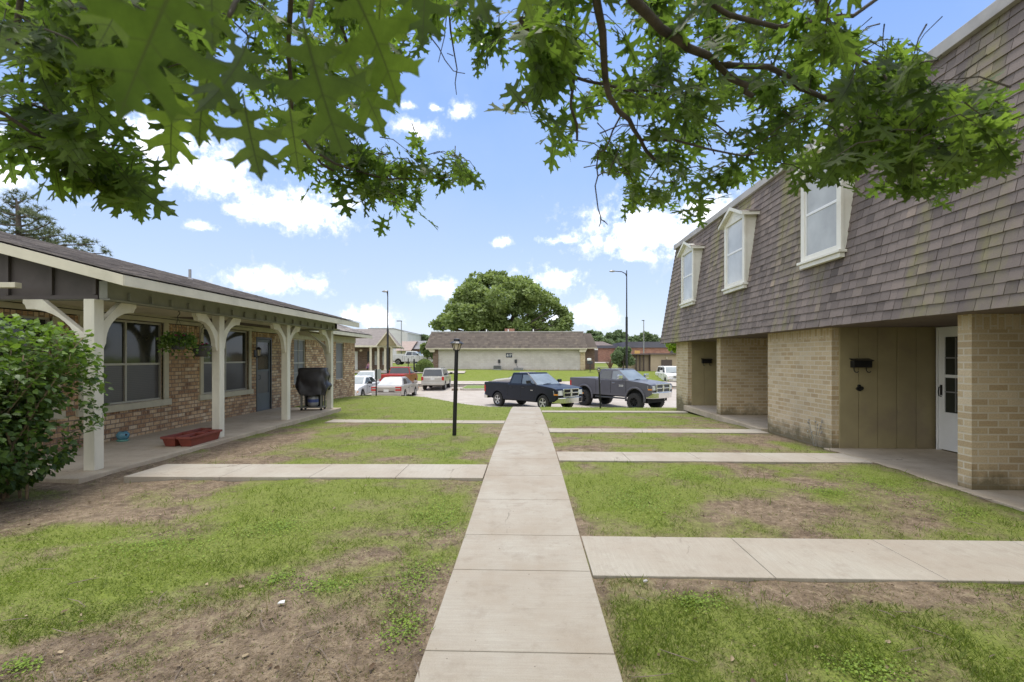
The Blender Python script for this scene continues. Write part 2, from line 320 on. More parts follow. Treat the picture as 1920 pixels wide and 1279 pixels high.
# ---------------------------------------------------------------- mesh builder
class MB:
    def __init__(s): s.v = []; s.f = []; s.t = []; s.r = []
    def add(s, vs, fs, tone=.5, rot=False):
        o = len(s.v); s.v += [tuple(p) for p in vs]
        for f in fs: s.f.append(tuple(i + o for i in f)); s.t.append(tone); s.r.append(rot)
        return s
    def quad(s, a, b, c, d, tone=.5, rot=False): return s.add([a, b, c, d], [(0, 1, 2, 3)], tone, rot)
    def box(s, x0, x1, y0, y1, z0, z1, tone=.5, rot=False):
        if x0 > x1: x0, x1 = x1, x0
        if y0 > y1: y0, y1 = y1, y0
        if z0 > z1: z0, z1 = z1, z0
        return s.add([(x0, y0, z0), (x1, y0, z0), (x1, y1, z0), (x0, y1, z0), (x0, y0, z1), (x1, y0, z1), (x1, y1, z1), (x0, y1, z1)],
              [(0, 3, 2, 1), (4, 5, 6, 7), (0, 1, 5, 4), (1, 2, 6, 5), (2, 3, 7, 6), (3, 0, 4, 7)], tone, rot)
    def prism(s, poly, ax, a0, a1, tone=.5):
        """poly in the two other axes (cyclic order), extruded along axis ax"""
        def P(p, a):
            if ax == 0: return (a, p[0], p[1])
            if ax == 1: return (p[0], a, p[1])
            return (p[0], p[1], a)
        n = len(poly); vs = [P(p, a0) for p in poly] + [P(p, a1) for p in poly]
        fs = [tuple(range(n))[::-1], tuple(range(n, 2 * n))] + [(i, (i + 1) % n, n + (i + 1) % n, n + i) for i in range(n)]
        return s.add(vs, fs, tone)
    def tube(s, pts, rad, n=8, caps=True, tone=.5):
        pts = [Vector(p) for p in pts]
        if not hasattr(rad, '__len__'): rad = [rad] * len(pts)
        vs = []; ref = None
        for i, p in enumerate(pts):
            d = (pts[min(i + 1, len(pts) - 1)] - pts[max(i - 1, 0)])
            if d.length < 1e-9: d = Vector((0, 0, 1))
            d.normalize()
            if ref is None:
                ref = Vector((1, 0, 0)) if abs(d.x) < .8 else Vector((0, 1, 0))
            a = (ref - d * ref.dot(d)); a.normalize(); b = d.cross(a); ref = a
            for k in range(n):
                an = 2 * math.pi * k / n
                vs.append(p + (a * math.cos(an) + b * math.sin(an)) * rad[i])
        fs = []
        for i in range(len(pts) - 1):
            for k in range(n):
                fs.append((i * n + k, i * n + (k + 1) % n, (i + 1) * n + (k + 1) % n, (i + 1) * n + k))
        if caps: fs += [tuple(range(n))[::-1], tuple((len(pts) - 1) * n + k for k in range(n))]
        return s.add(vs, fs, tone)
    def lathe(s, c, prof, n=16, sx=1, sy=1, axis='z', tone=.5, caps=True):
        vs = []; fs = []
        for r, h in prof:
            for k in range(n):
                a = 2 * math.pi * k / n; u = math.cos(a) * r * sx; w = math.sin(a) * r * sy
                if axis == 'z': vs.append((c[0] + u, c[1] + w, c[2] + h))
                elif axis == 'y': vs.append((c[0] + u, c[1] + h, c[2] + w))
                else: vs.append((c[0] + h, c[1] + u, c[2] + w))
        for i in range(len(prof) - 1):
            for k in range(n): fs.append((i * n + k, i * n + (k + 1) % n, (i + 1) * n + (k + 1) % n, (i + 1) * n + k))
        if caps: fs += [tuple(range(n))[::-1], tuple((len(prof) - 1) * n + k for k in range(n))]
        return s.add(vs, fs, tone)
    def build(s, name, mat, parent=None, bevel=0, smooth=False, loc=None):
        me = bpy.data.meshes.new(name); me.from_pydata(s.v, [], s.f); me.update()
        at_ = me.attributes.new("tone", 'FLOAT', 'FACE'); at_.data.foreach_set("value", s.t)
        uv = me.uv_layers.new(name="UVMap")
        nl = len(me.loops); vi = np.empty(nl, np.int32); me.loops.foreach_get("vertex_index", vi)
        co = np.empty(len(me.vertices) * 3, np.float32); me.vertices.foreach_get("co", co); co = co.reshape(-1, 3)
        np_ = len(me.polygons); nor = np.empty(np_ * 3, np.float32); me.polygons.foreach_get("normal", nor); nor = np.abs(nor.reshape(-1, 3))
        tot = np.empty(np_, np.int32); me.polygons.foreach_get("loop_total", tot)
        dom = np.repeat(np.argmax(nor, 1), tot); rr = np.repeat(np.array(s.r, bool), tot); p = co[vi]
        u = np.where(dom == 0, p[:, 1], p[:, 0]); w = np.where(dom == 2, p[:, 1], p[:, 2])
        uu = np.where(rr, w, u); ww = np.where(rr, u, w)
        uv.data.foreach_set("uv", np.stack([uu, ww], 1).ravel())
        if smooth: me.polygons.foreach_set("use_smooth", [True] * np_)
        me.materials.append(mat)
        o = bpy.data.objects.new(name, me); COL.objects.link(o)
        if parent: o.parent = parent
        if loc is not None: o.location = loc
        if bevel:
            b = o.modifiers.new("bevel", 'BEVEL'); b.width = bevel; b.segments = 2; b.limit_method = 'ANGLE'; b.angle_limit = R(40)
        return o

def tag(o, label=None, cat=None, group=None, kind=None):
    if label: o['label'] = label
    if cat: o['category'] = cat
    if group: o['group'] = group
    if kind: o['kind'] = kind
    return o
def thing(name, label, cat, loc=(0, 0, 0), rz=0, group=None):
    o = bpy.data.objects.new(name, None); COL.objects.link(o); o.empty_display_size = .2
    o.location = loc; o.rotation_euler = (0, 0, rz)
    return tag(o, label, cat, group)
def dup(o, parent=None):
    c = o.copy(); COL.objects.link(c)
    if parent: c.parent = parent
    for ch in list(o.children): dup(ch, c)
    return c

def shingles(mb, p0, U, V, n, ex=.127, tab=.2, lift=.009, seed=1, jitter=.5, lo=0, hi=1):
    """rows of tabs over the parallelogram-like face p0 + u*U + v*V; lo/hi insets of the left/right edge at the top"""
    rnd = random.Random(seed); p0 = Vector(p0); U = Vector(U); V = Vector(V); n = Vector(n).normalized()
    Lu = U.length; Lv = V.length; uh = U / Lu; vh = V / Lv; rows = max(1, int(round(Lv / ex))); ex = Lv / rows
    for r in range(rows):
        t0 = r * ex; t1 = min(Lv, t0 + ex * 1.25)
        a = lo * (t0 / Lv); b = Lu - hi * (t0 / Lv); x = a - rnd.random() * tab
        sag = 0
        while x < b:
            w = tab * (1 + (rnd.random() - .5) * jitter); xa = max(x, a); xb = min(x + w - .006, b); x += w
            if xb - xa < .01: continue
            tone = min(1, max(0, rnd.gauss(.45, .16)))
            dz = (rnd.random() - .5) * .007; l = lift * (.75 + .5 * rnd.random())
            q0 = p0 + uh * xa + vh * (t0 + dz); q1 = p0 + uh * xb + vh * (t0 + dz)
            q2 = p0 + uh * xb + vh * t1; q3 = p0 + uh * xa + vh * t1
            mb.add([q0, q1, q0 + n * l, q1 + n * l, q2 + n * .001, q3 + n * .001], [(2, 3, 4, 5), (0, 1, 3, 2), (1, 4, 3), (0, 2, 5)], tone)

def panel(mb, org, U, H, n, openings=(), depth=.1, top_soldier=0):
    """wall face from org along U, height H, with rectangular openings (u0,u1,z0,z1) and their reveals going inwards (-n*depth)"""
    org = Vector(org); U = Vector(U); Lu = U.length; uh = U / Lu; n = Vector(n); Z = Vector((0, 0, 1))
    us = sorted({0, Lu, *[o[0] for o in openings], *[o[1] for o in openings]}); zs = sorted({0, H, *[o[2] for o in openings], *[o[3] for o in openings], *( [H - top_soldier] if top_soldier else [])})
    P = lambda u, z, d=0: org + uh * u + Z * z - n * d
    for i in range(len(us) - 1):
        for j in range(len(zs) - 1):
            cu = (us[i] + us[i + 1]) / 2; cz = (zs[j] + zs[j + 1]) / 2
            if any(o[0] < cu < o[1] and o[2] < cz < o[3] for o in openings): continue
            q = [P(us[i], zs[j]), P(us[i + 1], zs[j]), P(us[i + 1], zs[j + 1]), P(us[i], zs[j + 1])]
            mb.quad(*q, rot=bool(top_soldier and cz > H - top_soldier))
    for u0, u1, z0, z1 in openings:
        mb.quad(P(u0, z0), P(u0, z1), P(u0, z1, depth), P(u0, z0, depth)); mb.quad(P(u1, z1), P(u1, z0), P(u1, z0, depth), P(u1, z1, depth))
        mb.quad(P(u0, z1), P(u1, z1), P(u1, z1, depth), P(u0, z1, depth)); mb.quad(P(u1, z0), P(u0, z0), P(u0, z0, depth), P(u1, z0, depth))

# batches of small leaves / blades
def batch(name, tv, tf, pos, mats3, mat, parent=None, tone=None, vein=None, smooth=False):
    """tv (n,3) template verts, tf triangles, pos (N,3), mats3 (N,3,3) columns = local axes"""
    n = len(tv); Nn = len(pos); tv = np.asarray(tv, np.float32)
    V = np.einsum('nij,kj->nki', mats3, tv) + pos[:, None, :]
    tf = np.asarray(tf, np.int32); k = tf.shape[1]
    Fc = (tf[None] + (np.arange(Nn) * n)[:, None, None]).reshape(-1)
    me = bpy.data.meshes.new(name); me.vertices.add(Nn * n); me.vertices.foreach_set("co", V.astype(np.float32).ravel())
    nf = Nn * len(tf); me.loops.add(nf * k); me.loops.foreach_set("vertex_index", Fc.astype(np.int32))
    me.polygons.add(nf); me.polygons.foreach_set("loop_start", np.arange(0, nf * k, k, dtype=np.int32)); me.update(calc_edges=True)
    a = me.attributes.new("tone", 'FLOAT', 'POINT')
    if tone is None: tone = rng.random(Nn)
    a.data.foreach_set("value", np.repeat(tone, n).astype(np.float32))
    if vein is not None:
        a = me.attributes.new("lp", 'FLOAT_VECTOR', 'POINT'); a.data.foreach_set("vector", np.tile(np.asarray(vein, np.float32).ravel(), Nn))
    if smooth: me.polygons.foreach_set("use_smooth", [True] * nf)
    me.materials.append(mat); o = bpy.data.objects.new(name, me); COL.objects.link(o)
    if parent: o.parent = parent
    return o
def frames(d, up, scale):
    """columns: x = side, y = d, z = normal"""
    d = d / np.linalg.norm(d, axis=1, keepdims=True); x = np.cross(d, up); x /= np.linalg.norm(x, axis=1, keepdims=True) + 1e-9
    z = np.cross(x, d); return np.stack([x, d, z], 2) * np.asarray(scale)[:, None, None]
# ================================================================ GROUND
def ground():
    xs = np.concatenate([[-1500, -600, -300, -160, -100, -70, -50, -40, -32, -26, -21, -17, -14], np.arange(-12, 12.01, .1), [14, 17, 21, 26, 32, 40, 50, 70, 100, 160, 300, 600, 1500]])
    ys = np.concatenate([[-600, -200, -60, -20, -8], np.arange(-3, 25.01, .1), np.arange(25.5, 56, .5), [58, 62, 68, 76, 86, 100, 120, 150, 200, 300, 500, 900, 1800]])
    X, Y = np.meshgrid(xs, ys); Z = gz(X, Y) - .02
    Z = Z - .035 * np.exp(-((X + 5.3) / .5) ** 2) * (Y < 14.6) * (Y > 4)
    Z = Z - .2 * (((X > 5.05) & (Y < 17)) | ((X < -5.75) & (Y > 6) & (Y < 14.1)))
    near = (np.abs(X) < 12) & (Y < 25)
    Z = Z + near * ((fbm(X, Y, .9, 3, 21) - .5) * .045 + (fbm(X, Y, .22, 2, 33) - .5) * .022)
    Z = np.where((X > -14) & (X < 16) & (Y > 25.2) & (Y < 42.4), Z - .08, Z)
    nx, ny = len(xs), len(ys)
    me = bpy.data.meshes.new("ground"); me.vertices.add(nx * ny)
    me.vertices.foreach_set("co", np.stack([X, Y, Z], 2).astype(np.float32).ravel())
    i = (np.arange(ny - 1)[:, None] * nx + np.arange(nx - 1)[None]).ravel()
    q = np.stack([i, i + 1, i + nx + 1, i + nx], 1).astype(np.int32)
    me.loops.add(q.size); me.loops.foreach_set("vertex_index", q.ravel()); me.polygons.add(len(q))
    me.polygons.foreach_set("loop_start", np.arange(0, q.size, 4, dtype=np.int32)); me.update(calc_edges=True)
    me.polygons.foreach_set("use_smooth", [True] * len(q))
    a = me.attributes.new("grass", 'FLOAT', 'POINT'); a.data.foreach_set("value", grass(X, Y).astype(np.float32).ravel())
    m, nt, b = new_mat("lawn_soil")
    g = N(nt, "ShaderNodeAttribute", attribute_name="grass").outputs["Fac"]
    oc = N(nt, "ShaderNodeTexCoord").outputs["Object"]
    n1 = noise(nt, 14, 6, oc, .75); n2 = noise(nt, 55, 4, oc, .7); n3 = noise(nt, 1.3, 5, oc)
    soil = ramp(nt, n1, [(.30, (.085, .060, .040)), (.5, (.225, .168, .115)), (.70, (.385, .305, .215))])
    soil = mixc(nt, .7, soil, ramp(nt, n2, [(.3, (.35, .33, .31)), (.5, (.9, .9, .9)), (.75, (1.4, 1.35, 1.3))]), 'MULTIPLY')
    soil = mixc(nt, ramp(nt, n3, [(.4, (0, 0, 0)), (.7, (.5, .5, .5))]), soil, (.32, .25, .17))
    n4 = noise(nt, 4.5, 5, oc, .7); soil = mixc(nt, ramp(nt, n4, [(.48, (0, 0, 0)), (.66, (.75, .75, .75))]), soil, (.105, .078, .056))
    gr = ramp(nt, n2, [(.25, (.075, .105, .018)), (.5, (.15, .21, .024)), (.75, (.27, .33, .045))])
    gr = mixc(nt, ramp(nt, n3, [(.35, (0, 0, 0)), (.75, (.5, .5, .5))]), gr, (.21, .235, .06))
    ad = N(nt, "ShaderNodeMath", operation='MULTIPLY_ADD'); L(nt, n1, ad.inputs[0]); ad.inputs[1].default_value = 1.3; L(nt, g, ad.inputs[2])
    sc_ = N(nt, "ShaderNodeMapRange"); L(nt, ad.outputs[0], sc_.inputs[0]); sc_.inputs[1].default_value = .92; sc_.inputs[2].default_value = 1.55
    f = ramp(nt, sc_.outputs[0], [(.0, (0, 0, 0)), (1, (.80, .80, .80))])
    far = N(nt, "ShaderNodeSeparateXYZ"); L(nt, oc, far.inputs[0]); fa = N(nt, "ShaderNodeMath", operation='MULTIPLY_ADD'); L(nt, far.outputs[1], fa.inputs[0]); fa.inputs[1].default_value = .06; fa.inputs[2].default_value = -.6; fa.use_clamp = True
    f = mixc(nt, 1, f, ramp(nt, fa.outputs[0], [(0, (0, 0, 0)), (1, (.85, .85, .85))]), 'LIGHTEN')
    L(nt, mixc(nt, f, soil, gr), b.inputs["Base Color"]); b.inputs["Roughness"].default_value = .97; b.inputs["Specular IOR Level"].default_value = .1
    bump(nt, mixc(nt, .5, n1, n2), b, .8, .03)
    me.materials.append(m)
    o = bpy.data.objects.new("ground", me); COL.objects.link(o); tag(o, kind='structure')
ground()

SLABS = []
def slab(name, x0, x1, y0, y1, mat, joints, along, zo=.0, th=.12):
    mb = MB(); SLABS.append((min(x0, x1), max(x0, x1), y0, y1))
    js = [j for j in joints]
    for a, b in zip(js[:-1], js[1:]):
        a += .0025; b -= .0025
        n = max(1, int((b - a) / 1.0))
        X0, X1, Y0, Y1 = (x0, x1, a, b) if along == 'y' else (a, b, y0, y1)
        z = [g1(X0, Y0) + zo, g1(X1, Y0) + zo, g1(X1, Y1) + zo, g1(X0, Y1) + zo]
        if along == 'x': z = [g1(.5 if X0 > 0 else -.5, (Y0 + Y1) / 2) * .5 + .5 * q + .0 for q in z]
        c = [(X0, Y0), (X1, Y0), (X1, Y1), (X0, Y1)]
        mb.add([(p[0], p[1], q - th) for p, q in zip(c, z)] + [(p[0], p[1], q) for p, q in zip(c, z)],
               [(0, 3, 2, 1), (4, 5, 6, 7), (0, 1, 5, 4), (1, 2, 6, 5), (2, 3, 7, 6), (3, 0, 4, 7)])
    return tag(mb.build(name, mat, bevel=.006), kind='structure')
mj = [-3, -1.4, -.4, .57, 1.545, 2.525, 3.496, 4.18] + [4.18 + .98 * i for i in range(1, 16)]
slab("path", -.54, .46, -3, mj[-1], M['walk'], mj, 'y')
slab("path", .468, 4.95, 3.43, 4.18, M['walkx'], [.468, 1.75, 2.93, 4.08, 4.95], 'x', .0)
slab("path", .468, 4.95, 7.02, 7.68, M['walkx'], [.468, 1.5, 2.55, 3.6, 4.3, 4.95], 'x', 0)
slab("path", .468, 4.95, 9.95, 10.5, M['walkx'], [.468, 1.6, 2.7, 3.8, 4.95], 'x', 0)
slab("path", .468, 4.95, 14.9, 15.35, M['walkx'], [.468, 1.6, 2.7, 3.8, 4.95], 'x', .03)
slab("path", -5.15, -.548, 5.97, 6.7, M['walkx'], [-5.15, -3.9, -2.75, -1.65, -.548], 'x', .01)
slab("path", -4.95, -.548, 11.6, 12.15, M['walkx'], [-4.95, -3.8, -2.7, -1.6, -.548], 'x', 0)

# parking lot, kerb and far pavement
def sheet(name, x0, x1, ys, off, mat, nx=12, follow=True):
    xs = np.linspace(x0, x1, nx); mb = MB(); vs = [(x, y, g1(x, y) + off) for y in ys for x in xs]
    fs = [(j * nx + i, j * nx + i + 1, (j + 1) * nx + i + 1, (j + 1) * nx + i) for j in range(len(ys) - 1) for i in range(nx - 1)]
    mb.add(vs, fs); return tag(mb.build(name, mat, smooth=True), kind='structure')
sheet("parking_lot", -26, 30, [24.2, 24.8, 26, 30, 34, 38, 42.5], .0, M['lot'], 30)
mb = MB(); 
for i in range(28): x = -26 + i * 2; z = g1(x, 42.5); mb.box(x, x + 1.99, 42.5, 42.68, z - .3, z + .15)
tag(mb.build("kerb", M['lot'], bevel=.02), kind='structure')
sheet("pavement", -26, 30, [42.7, 43.0, 43.9], .16, M['lot'], 30)
mb = MB()
for x in (-12.6, -9.15, -5.6):     # painted stall lines
    mb.quad((x, 37.2, g1(x, 37.2) + .008), (x + .1, 37.2, g1(x, 37.2) + .008), (x + .1, 42.4, g1(x, 42.4) + .008), (x, 42.4, g1(x, 42.4) + .008))
tag(mb.build("stall_marking", simple('yellow_line_paint', (.55, .50, .32), .8, .2, 4, 0)), kind='structure')
# small grass island with a kerb beside the stalls
mb = MB(); mb.prism([(-5.4, 38.6), (-5.0, 38.1), (-3.0, 38.4), (-2.2, 39.6), (-2.2, 42.3), (-5.4, 42.3)], 2, -1.2, -.95)
tag(mb.build("kerb", M['lot'], bevel=.03), kind='structure')
mb = MB(); mb.prism([(-5.25, 38.75), (-4.9, 38.3), (-3.1, 38.6), (-2.35, 39.7), (-2.35, 42.2), (-5.25, 42.2)], 2, -1.0, -.93)
tag(mb.build("lawn_island", simple('island_turf', (.17, .24, .05), .95, .3, 12, .5)), kind='structure')
# distant street and walk seen between the buildings
sheet("road", -60, 60, [96, 106, 116], .06, M['lot'], 8)
sheet("path", -40, 30, [64.5, 65.8], .05, M['lot'], 8)
sheet("path", -20, -6.3, [48.2, 49.4], .05, M['lot'], 8)

# ================================================================ GRASS
def blocked(x, y):
    ed = .035 * (fbm(x, y, .12, 2, 90) - .72)
    b = (x < -5.62) & (y > 5.6) & (y < 14.35) | (x < -7.4) & (y > 5.6) & (y < 21) | (x > 4.97)
    for x0, x1, y0, y1 in SLABS: b |= (x > x0 + ed) & (x < x1 - ed) & (y > y0 + ed) & (y < y1 - ed)
    return b
def gnd(x, y):
    return gz(x, y) - .02 - .035 * np.exp(-((x + 5.3) / .5) ** 2) * (y < 14.6) * (y > 4) + (fbm(x, y, .9, 3, 21) - .5) * .045 + (fbm(x, y, .22, 2, 33) - .5) * .022
def sample(n, ymin, ymax, p):
    """uniform in picture-ish density : more where close to the viewpoint"""
    t = rng.random(n); y = 1 / (1 / ymax + t * (1 / ymin - 1 / ymax)); x = (rng.random(n) * 2 - 1) * np.minimum(y * 1.18 + .4, 11.5)
    k = ~blocked(x, y); x, y = x[k], y[k]
    k = rng.random(len(x)) < p(x, y); return x[k], y[k]
def blades(name, n, ymin, ymax, p, h, w, mat, lean, tone, kind=1, label=None, cat=None):
    x, y = sample(n, ymin, ymax, p); k = len(x); z = gnd(x, y)
    th = rng.random(k) * 6.283; ln = lean * (.35 + rng.random(k))
    d = np.stack([np.cos(th) * ln, np.sin(th) * ln, np.ones(k)], 1)
    side = rng.random((k, 3)) * 2 - 1
    sc = h * (.5 + rng.random(k) * .9) * np.clip(.75 + y * .05, .8, 1.7)
    fr = frames(d, side, sc)
    tv = [(-w, 0, 0), (w, 0, 0), (-w * .75, .5, .05), (w * .75, .5, .05), (0, 1.0, .22)]
    o = batch(name, tv, [(0, 1, 3), (0, 3, 2), (2, 3, 4)], np.stack([x, y, z - .002], 1), fr, mat, tone=tone(x, y))
    return tag(o, label, cat, kind='stuff')
def gp(x, y):
    h = fbm(x, y, .16, 3, 77)
    return np.clip((grass(x, y) + 1.9 * (h - .5) - .22) * 1.2, .04, 1)
def tone_g(x, y): return np.clip(-.12 + .75 * fbm(x, y, .7, 3, 5) + rng.random(len(x)) * .62 - .28 * (grass(x, y) < .5), 0, 1)
blades("grass", 360000, 1.9, 22, gp, .027, .065, M['grassb'], 1.2, tone_g, label="short green lawn grass growing in patches over bare soil", cat="grass")
blades("dead_grass", 170000, 1.9, 16, lambda x, y: np.clip(1.0 - grass(x, y) * .95, .12, 1), .030, .05, M['straw'], 6, lambda x, y: rng.random(len(x)),
       label="dry tan grass litter lying flat on the bare soil", cat="dead grass")
blades("grass", 60000, 1.9, 13, lambda x, y: (vnoise(x * 3.1, y * 3.1, 55) > .62) * (rng.random(len(x)) < np.clip(grass(x, y) * 1.1, .12, .9)), .058, .04, M['grassb'], .8, tone_g, label="taller loose tufts of green grass standing out of the short lawn", cat="grass")
_cr = [n for n in M['grassb'].node_tree.nodes if n.type == 'VALTORGB'][0].color_ramp; _cr.elements[0].color = (.25, .20, .09, 1); _e = _cr.elements.new(.16); _e.color = (.085, .125, .016, 1)
# clover and broadleaf weeds
CL = [(-.78, 3.35, .17, .35), (-.72, 2.75, .12, .2), (-1.40, 3.25, .26, .13), (-1.75, 3.35, .10, .13), (-2.55, 2.35, .10, .06), (-2.3, 4.3, .35, .2), (-.85, 4.6, .3, .5), (-3.1, 3.9, .5, .3),
      (1.2, 5.2, .4, .5), (2.1, 6.2, .4, .3), (3.4, 5.6, .3, .2), (4.2, 5.9, .35, .5), (1.7, 2.45, .2, .12), (1.1, 3.1, .15, .1), (-2.0, 8.3, .5, .4), (-1.2, 7.6, .2, .5), (4.3, 5.0, .3, .25), (2.8, 2.3, .15, .1)]
def clover():
    P = []
    for cx, cy, rx, ry in CL:
        n = int(1000 * math.sqrt(rx * ry) / .2 * .55); q = rng.normal(size=(n, 2)) * .55
        P.append(np.stack([cx + q[:, 0] * rx, cy + q[:, 1] * ry], 1))
    P = np.concatenate(P); k = ~blocked(P[:, 0], P[:, 1]); P = P[k]; x, y = P.T; n = len(x)
    z = gnd(x, y) + .006 + rng.random(n) * .022
    th = rng.random(n) * 6.283; d = np.stack([np.cos(th), np.sin(th), (rng.random(n) - .5) * .8], 1)
    up = np.stack([(rng.random(n) - .5) * .7, (rng.random(n) - .5) * .7, np.ones(n)], 1)
    tv = [(0, 0, 0), (-.34, .35, .05), (-.3, .8, .02), (0, 1, -.08), (.3, .8, .02), (.34, .35, .05)]
    o = batch("clover", tv, [(0, 5, 4), (0, 4, 3), (0, 3, 2), (0, 2, 1)], np.stack([x, y, z], 1), frames(d, up, .008 + rng.random(n) * .011), M['clover'])
    tag(o, "bright green clover and broadleaf weeds in clumps on the lawn", "clover", kind='stuff')
clover()
# crumbs of soil and small stones
def crumbs():
    x, y = sample(9000, 1.9, 9, lambda x, y: np.clip(1.0 - grass(x, y) * 1.4, 0.02, 1)); n = len(x); z = gnd(x, y)
    tv = [(1, 0, 0), (-1, 0, 0), (0, 1, 0), (0, -1, 0), (0, 0, .8), (0, 0, -.6)]; tf = [(0, 2, 4), (2, 1, 4), (1, 3, 4), (3, 0, 4)]
    d = rng.random((n, 3)) - .5; fr = frames(d + [0, 1, 0], rng.random((n, 3)) + [0, 0, 1], .003 + .008 * rng.random(n) ** 3)
    m, nt, b = new_mat("soil_crumb"); a = N(nt, "ShaderNodeAttribute", attribute_name="tone")
    L(nt, ramp(nt, a.outputs["Fac"], [(0, (.04, .028, .02)), (.7, (.12, .085, .06)), (.97, (.3, .25, .2)), (1, (.6, .57, .5))]), b.inputs["Base Color"]); b.inputs["Roughness"].default_value = .95
    tag(batch("soil_crumbs", tv, tf, np.stack([x, y, z], 1), fr, m), "dark crumbs of soil and small stones scattered over the bare ground", "soil", kind='stuff')
crumbs()

# fallen leaves and sticks
def litter():
    g = np.random.default_rng(12); tv = [(-.3, .2, .05), (0, 0, 0), (.3, .2, .05), (.2, .8, .1), (0, 1, -.05), (-.2, .8, .1), (0, .5, -.08)]; tf = [(1, 2, 6), (2, 3, 6), (3, 4, 6), (4, 5, 6), (5, 0, 6), (0, 1, 6)]
    x, y = sample(1500, 1.9, 12, lambda x, y: .35 + 0 * x); n = len(x); th = g.random(n) * 6.283
    d = np.stack([np.cos(th), np.sin(th), g.normal(size=n) * .25], 1); up = np.stack([g.normal(size=n) * .5, g.normal(size=n) * .5, np.ones(n)], 1)
    tag(batch("fallen_leaves", tv, tf, np.stack([x, y, gnd(x, y) + .012], 1), frames(d, up, .012 + .03 * g.random(n) ** 2), leaf_mat('dead_leaf', (.10, .06, .035), (.42, .33, .21), .1, (1, 1, 1), .8)), "small curled brown dead leaves scattered over the lawn", "dead leaves", kind='stuff')
    x, y = sample(900, 1.9, 9, lambda x, y: .5 - .4 * grass(x, y)); m = MB()
    for a, b in list(zip(x, y))[:130]:
        z = g1(a, b) - .005; t = random.random() * 6.28; l = random.uniform(.02, .12); c, s = math.cos(t) * l, math.sin(t) * l
        m.tube([(a - c, b - s, z), (a + .1 * s, b - .1 * c, z + .006), (a + c, b + s, z + .002)], [.002, .003, .0015], 4, False)
    tag(m.build("sticks", simple('dry_stick', (.22, .17, .13), .9, .3, 20, 0)), "thin dry sticks and stems lying on the bare soil", "sticks", kind='stuff')
litter()
# ================================================================ LEFT HOUSE
WX = -7.45
H = thing("brick_house", "single storey mottled brick house with a covered porch on cream posts", "house", (WX, 14, 0))
def B(mb, name, mat, parent=None, bevel=0, smooth=False):
    """build in world coordinates, parented without moving (parent chain is un-rotated)"""
    o = mb.build(name, mat, parent, bevel, smooth)
    p = parent; off = Vector((0, 0, 0))
    while p is not None: off += Vector(p.location); p = p.parent
    o.location = -off
    return o
y0w = 6.3; zb = -.25; 
W1 = (8.0, 9.76); W2 = (10.98, 12.82); DR = (13.2, 14.0); W3 = (15.38, 16.22); W4 = (18.82, 19.66); W0 = (6.5, 7.42)
mb = MB()
ops = [(a - y0w, b - y0w, z0 - zb, z1 - zb) for (a, b), z0, z1 in ((W0, .68, 2.18), (W1, .68, 2.25), (W2, .68, 2.25), (DR, 0.0, 2.12), (W3, .66, 2.15), (W4, .66, 2.15))]
for o in ops: pass
panel(mb, (WX, y0w, zb), (0, 20.9 - y0w, 0), 2.5 - .0, (1, 0, 0), ops, .11, .28)
panel(mb, (WX, 20.9, zb), (-9, 0, 0), 2.5, (0, 1, 0), (), .1)
panel(mb, (-16.4, y0w, zb), (8.95, 0, 0), 2.5, (0, -1, 0), (), .1)
B(mb, "wall", M['brickL'], H)
# window interiors are closed off behind the frames
def win(y0, y1, z0, z1, mull=(), trim=True, glass=('glass_dark', 'glass_blind'), muntins=False, tw=.13):
    r = thing("window", None, None, (WX, (y0 + y1) / 2, z0)); r.parent = H; r.location = Vector((WX, (y0 + y1) / 2, z0)) - H.location
    x = WX - .085; f = MB(); e = .035
    cols = [y0, *mull, y1]; zm = z0 + (z1 - z0) * .47
    f.box(x, x + .05, y0, y1, z1 - e, z1); f.box(x, x + .05, y0, y1, z0, z0 + e)
    for c in cols:
        a = c if c == y0 else (c - e if c == y1 else c - e / 2); f.box(x - .001, x + .049, a, a + e, z0 + e, z1 - e)
    f.box(x + .001, x + .047, y0 + e, y1 - e, zm - .02, zm + .02)
    if muntins:
        yc = (y0 + y1) / 2
        f.box(x + .012, x + .035, yc - .008, yc + .008, z0 + e, z1 - e)
        for k in (1, 3): zz = z0 + (z1 - z0) * k / 4; f.box(x + .013, x + .034, y0 + e, y1 - e, zz - .008, zz + .008)
    B(f, "frame", M['alu'], r)
    for nm, za, zc, mt in (("upper_pane", zm, z1 - .01, glass[0]), ("lower_pane", z0 + .01, zm, glass[1])):
        g = MB()
        for a, b in zip(cols[:-1], cols[1:]): g.box(x + .004, x + .016, a + .01, b - .01, za, zc)
        B(g, nm, M[mt], r)
    t = MB()
    if trim:
        t.box(WX - .03, WX + .03, y0 - tw, y0, z0 - .0, z1 + .02); t.box(WX - .03, WX + .03, y1, y1 + tw, z0 - .0, z1 + .02)
        t.box(WX - .03, WX + .055, y0 - tw - .05, y1 + tw + .05, z0 - .13, z0 - .002)
        B(t, "trim", M['trim'], r, .004)
    else:
        for k in range(int((y1 - y0) / .085) + 1): t.box(WX - .09, WX + .035, y0 + k * .083 - .04, y0 + k * .083 + .037, z0 - .1, z0 - .004)
        B(t, "sill", M['brickL'], r, .004)
win(*W1, .68, 2.25, ((W1[0] + W1[1]) / 2,)); win(*W2, .68, 2.25, ((W2[0] + W2[1]) / 2,), tw=.11)
win(*W0, .68, 2.18, (), glass=('glass_dark', 'glass_dark'))
win(*W3, .66, 2.15, (), False, ('glass_screen', 'glass_screen'), True); win(*W4, .66, 2.15, (), False, ('glass_screen', 'glass_screen'))
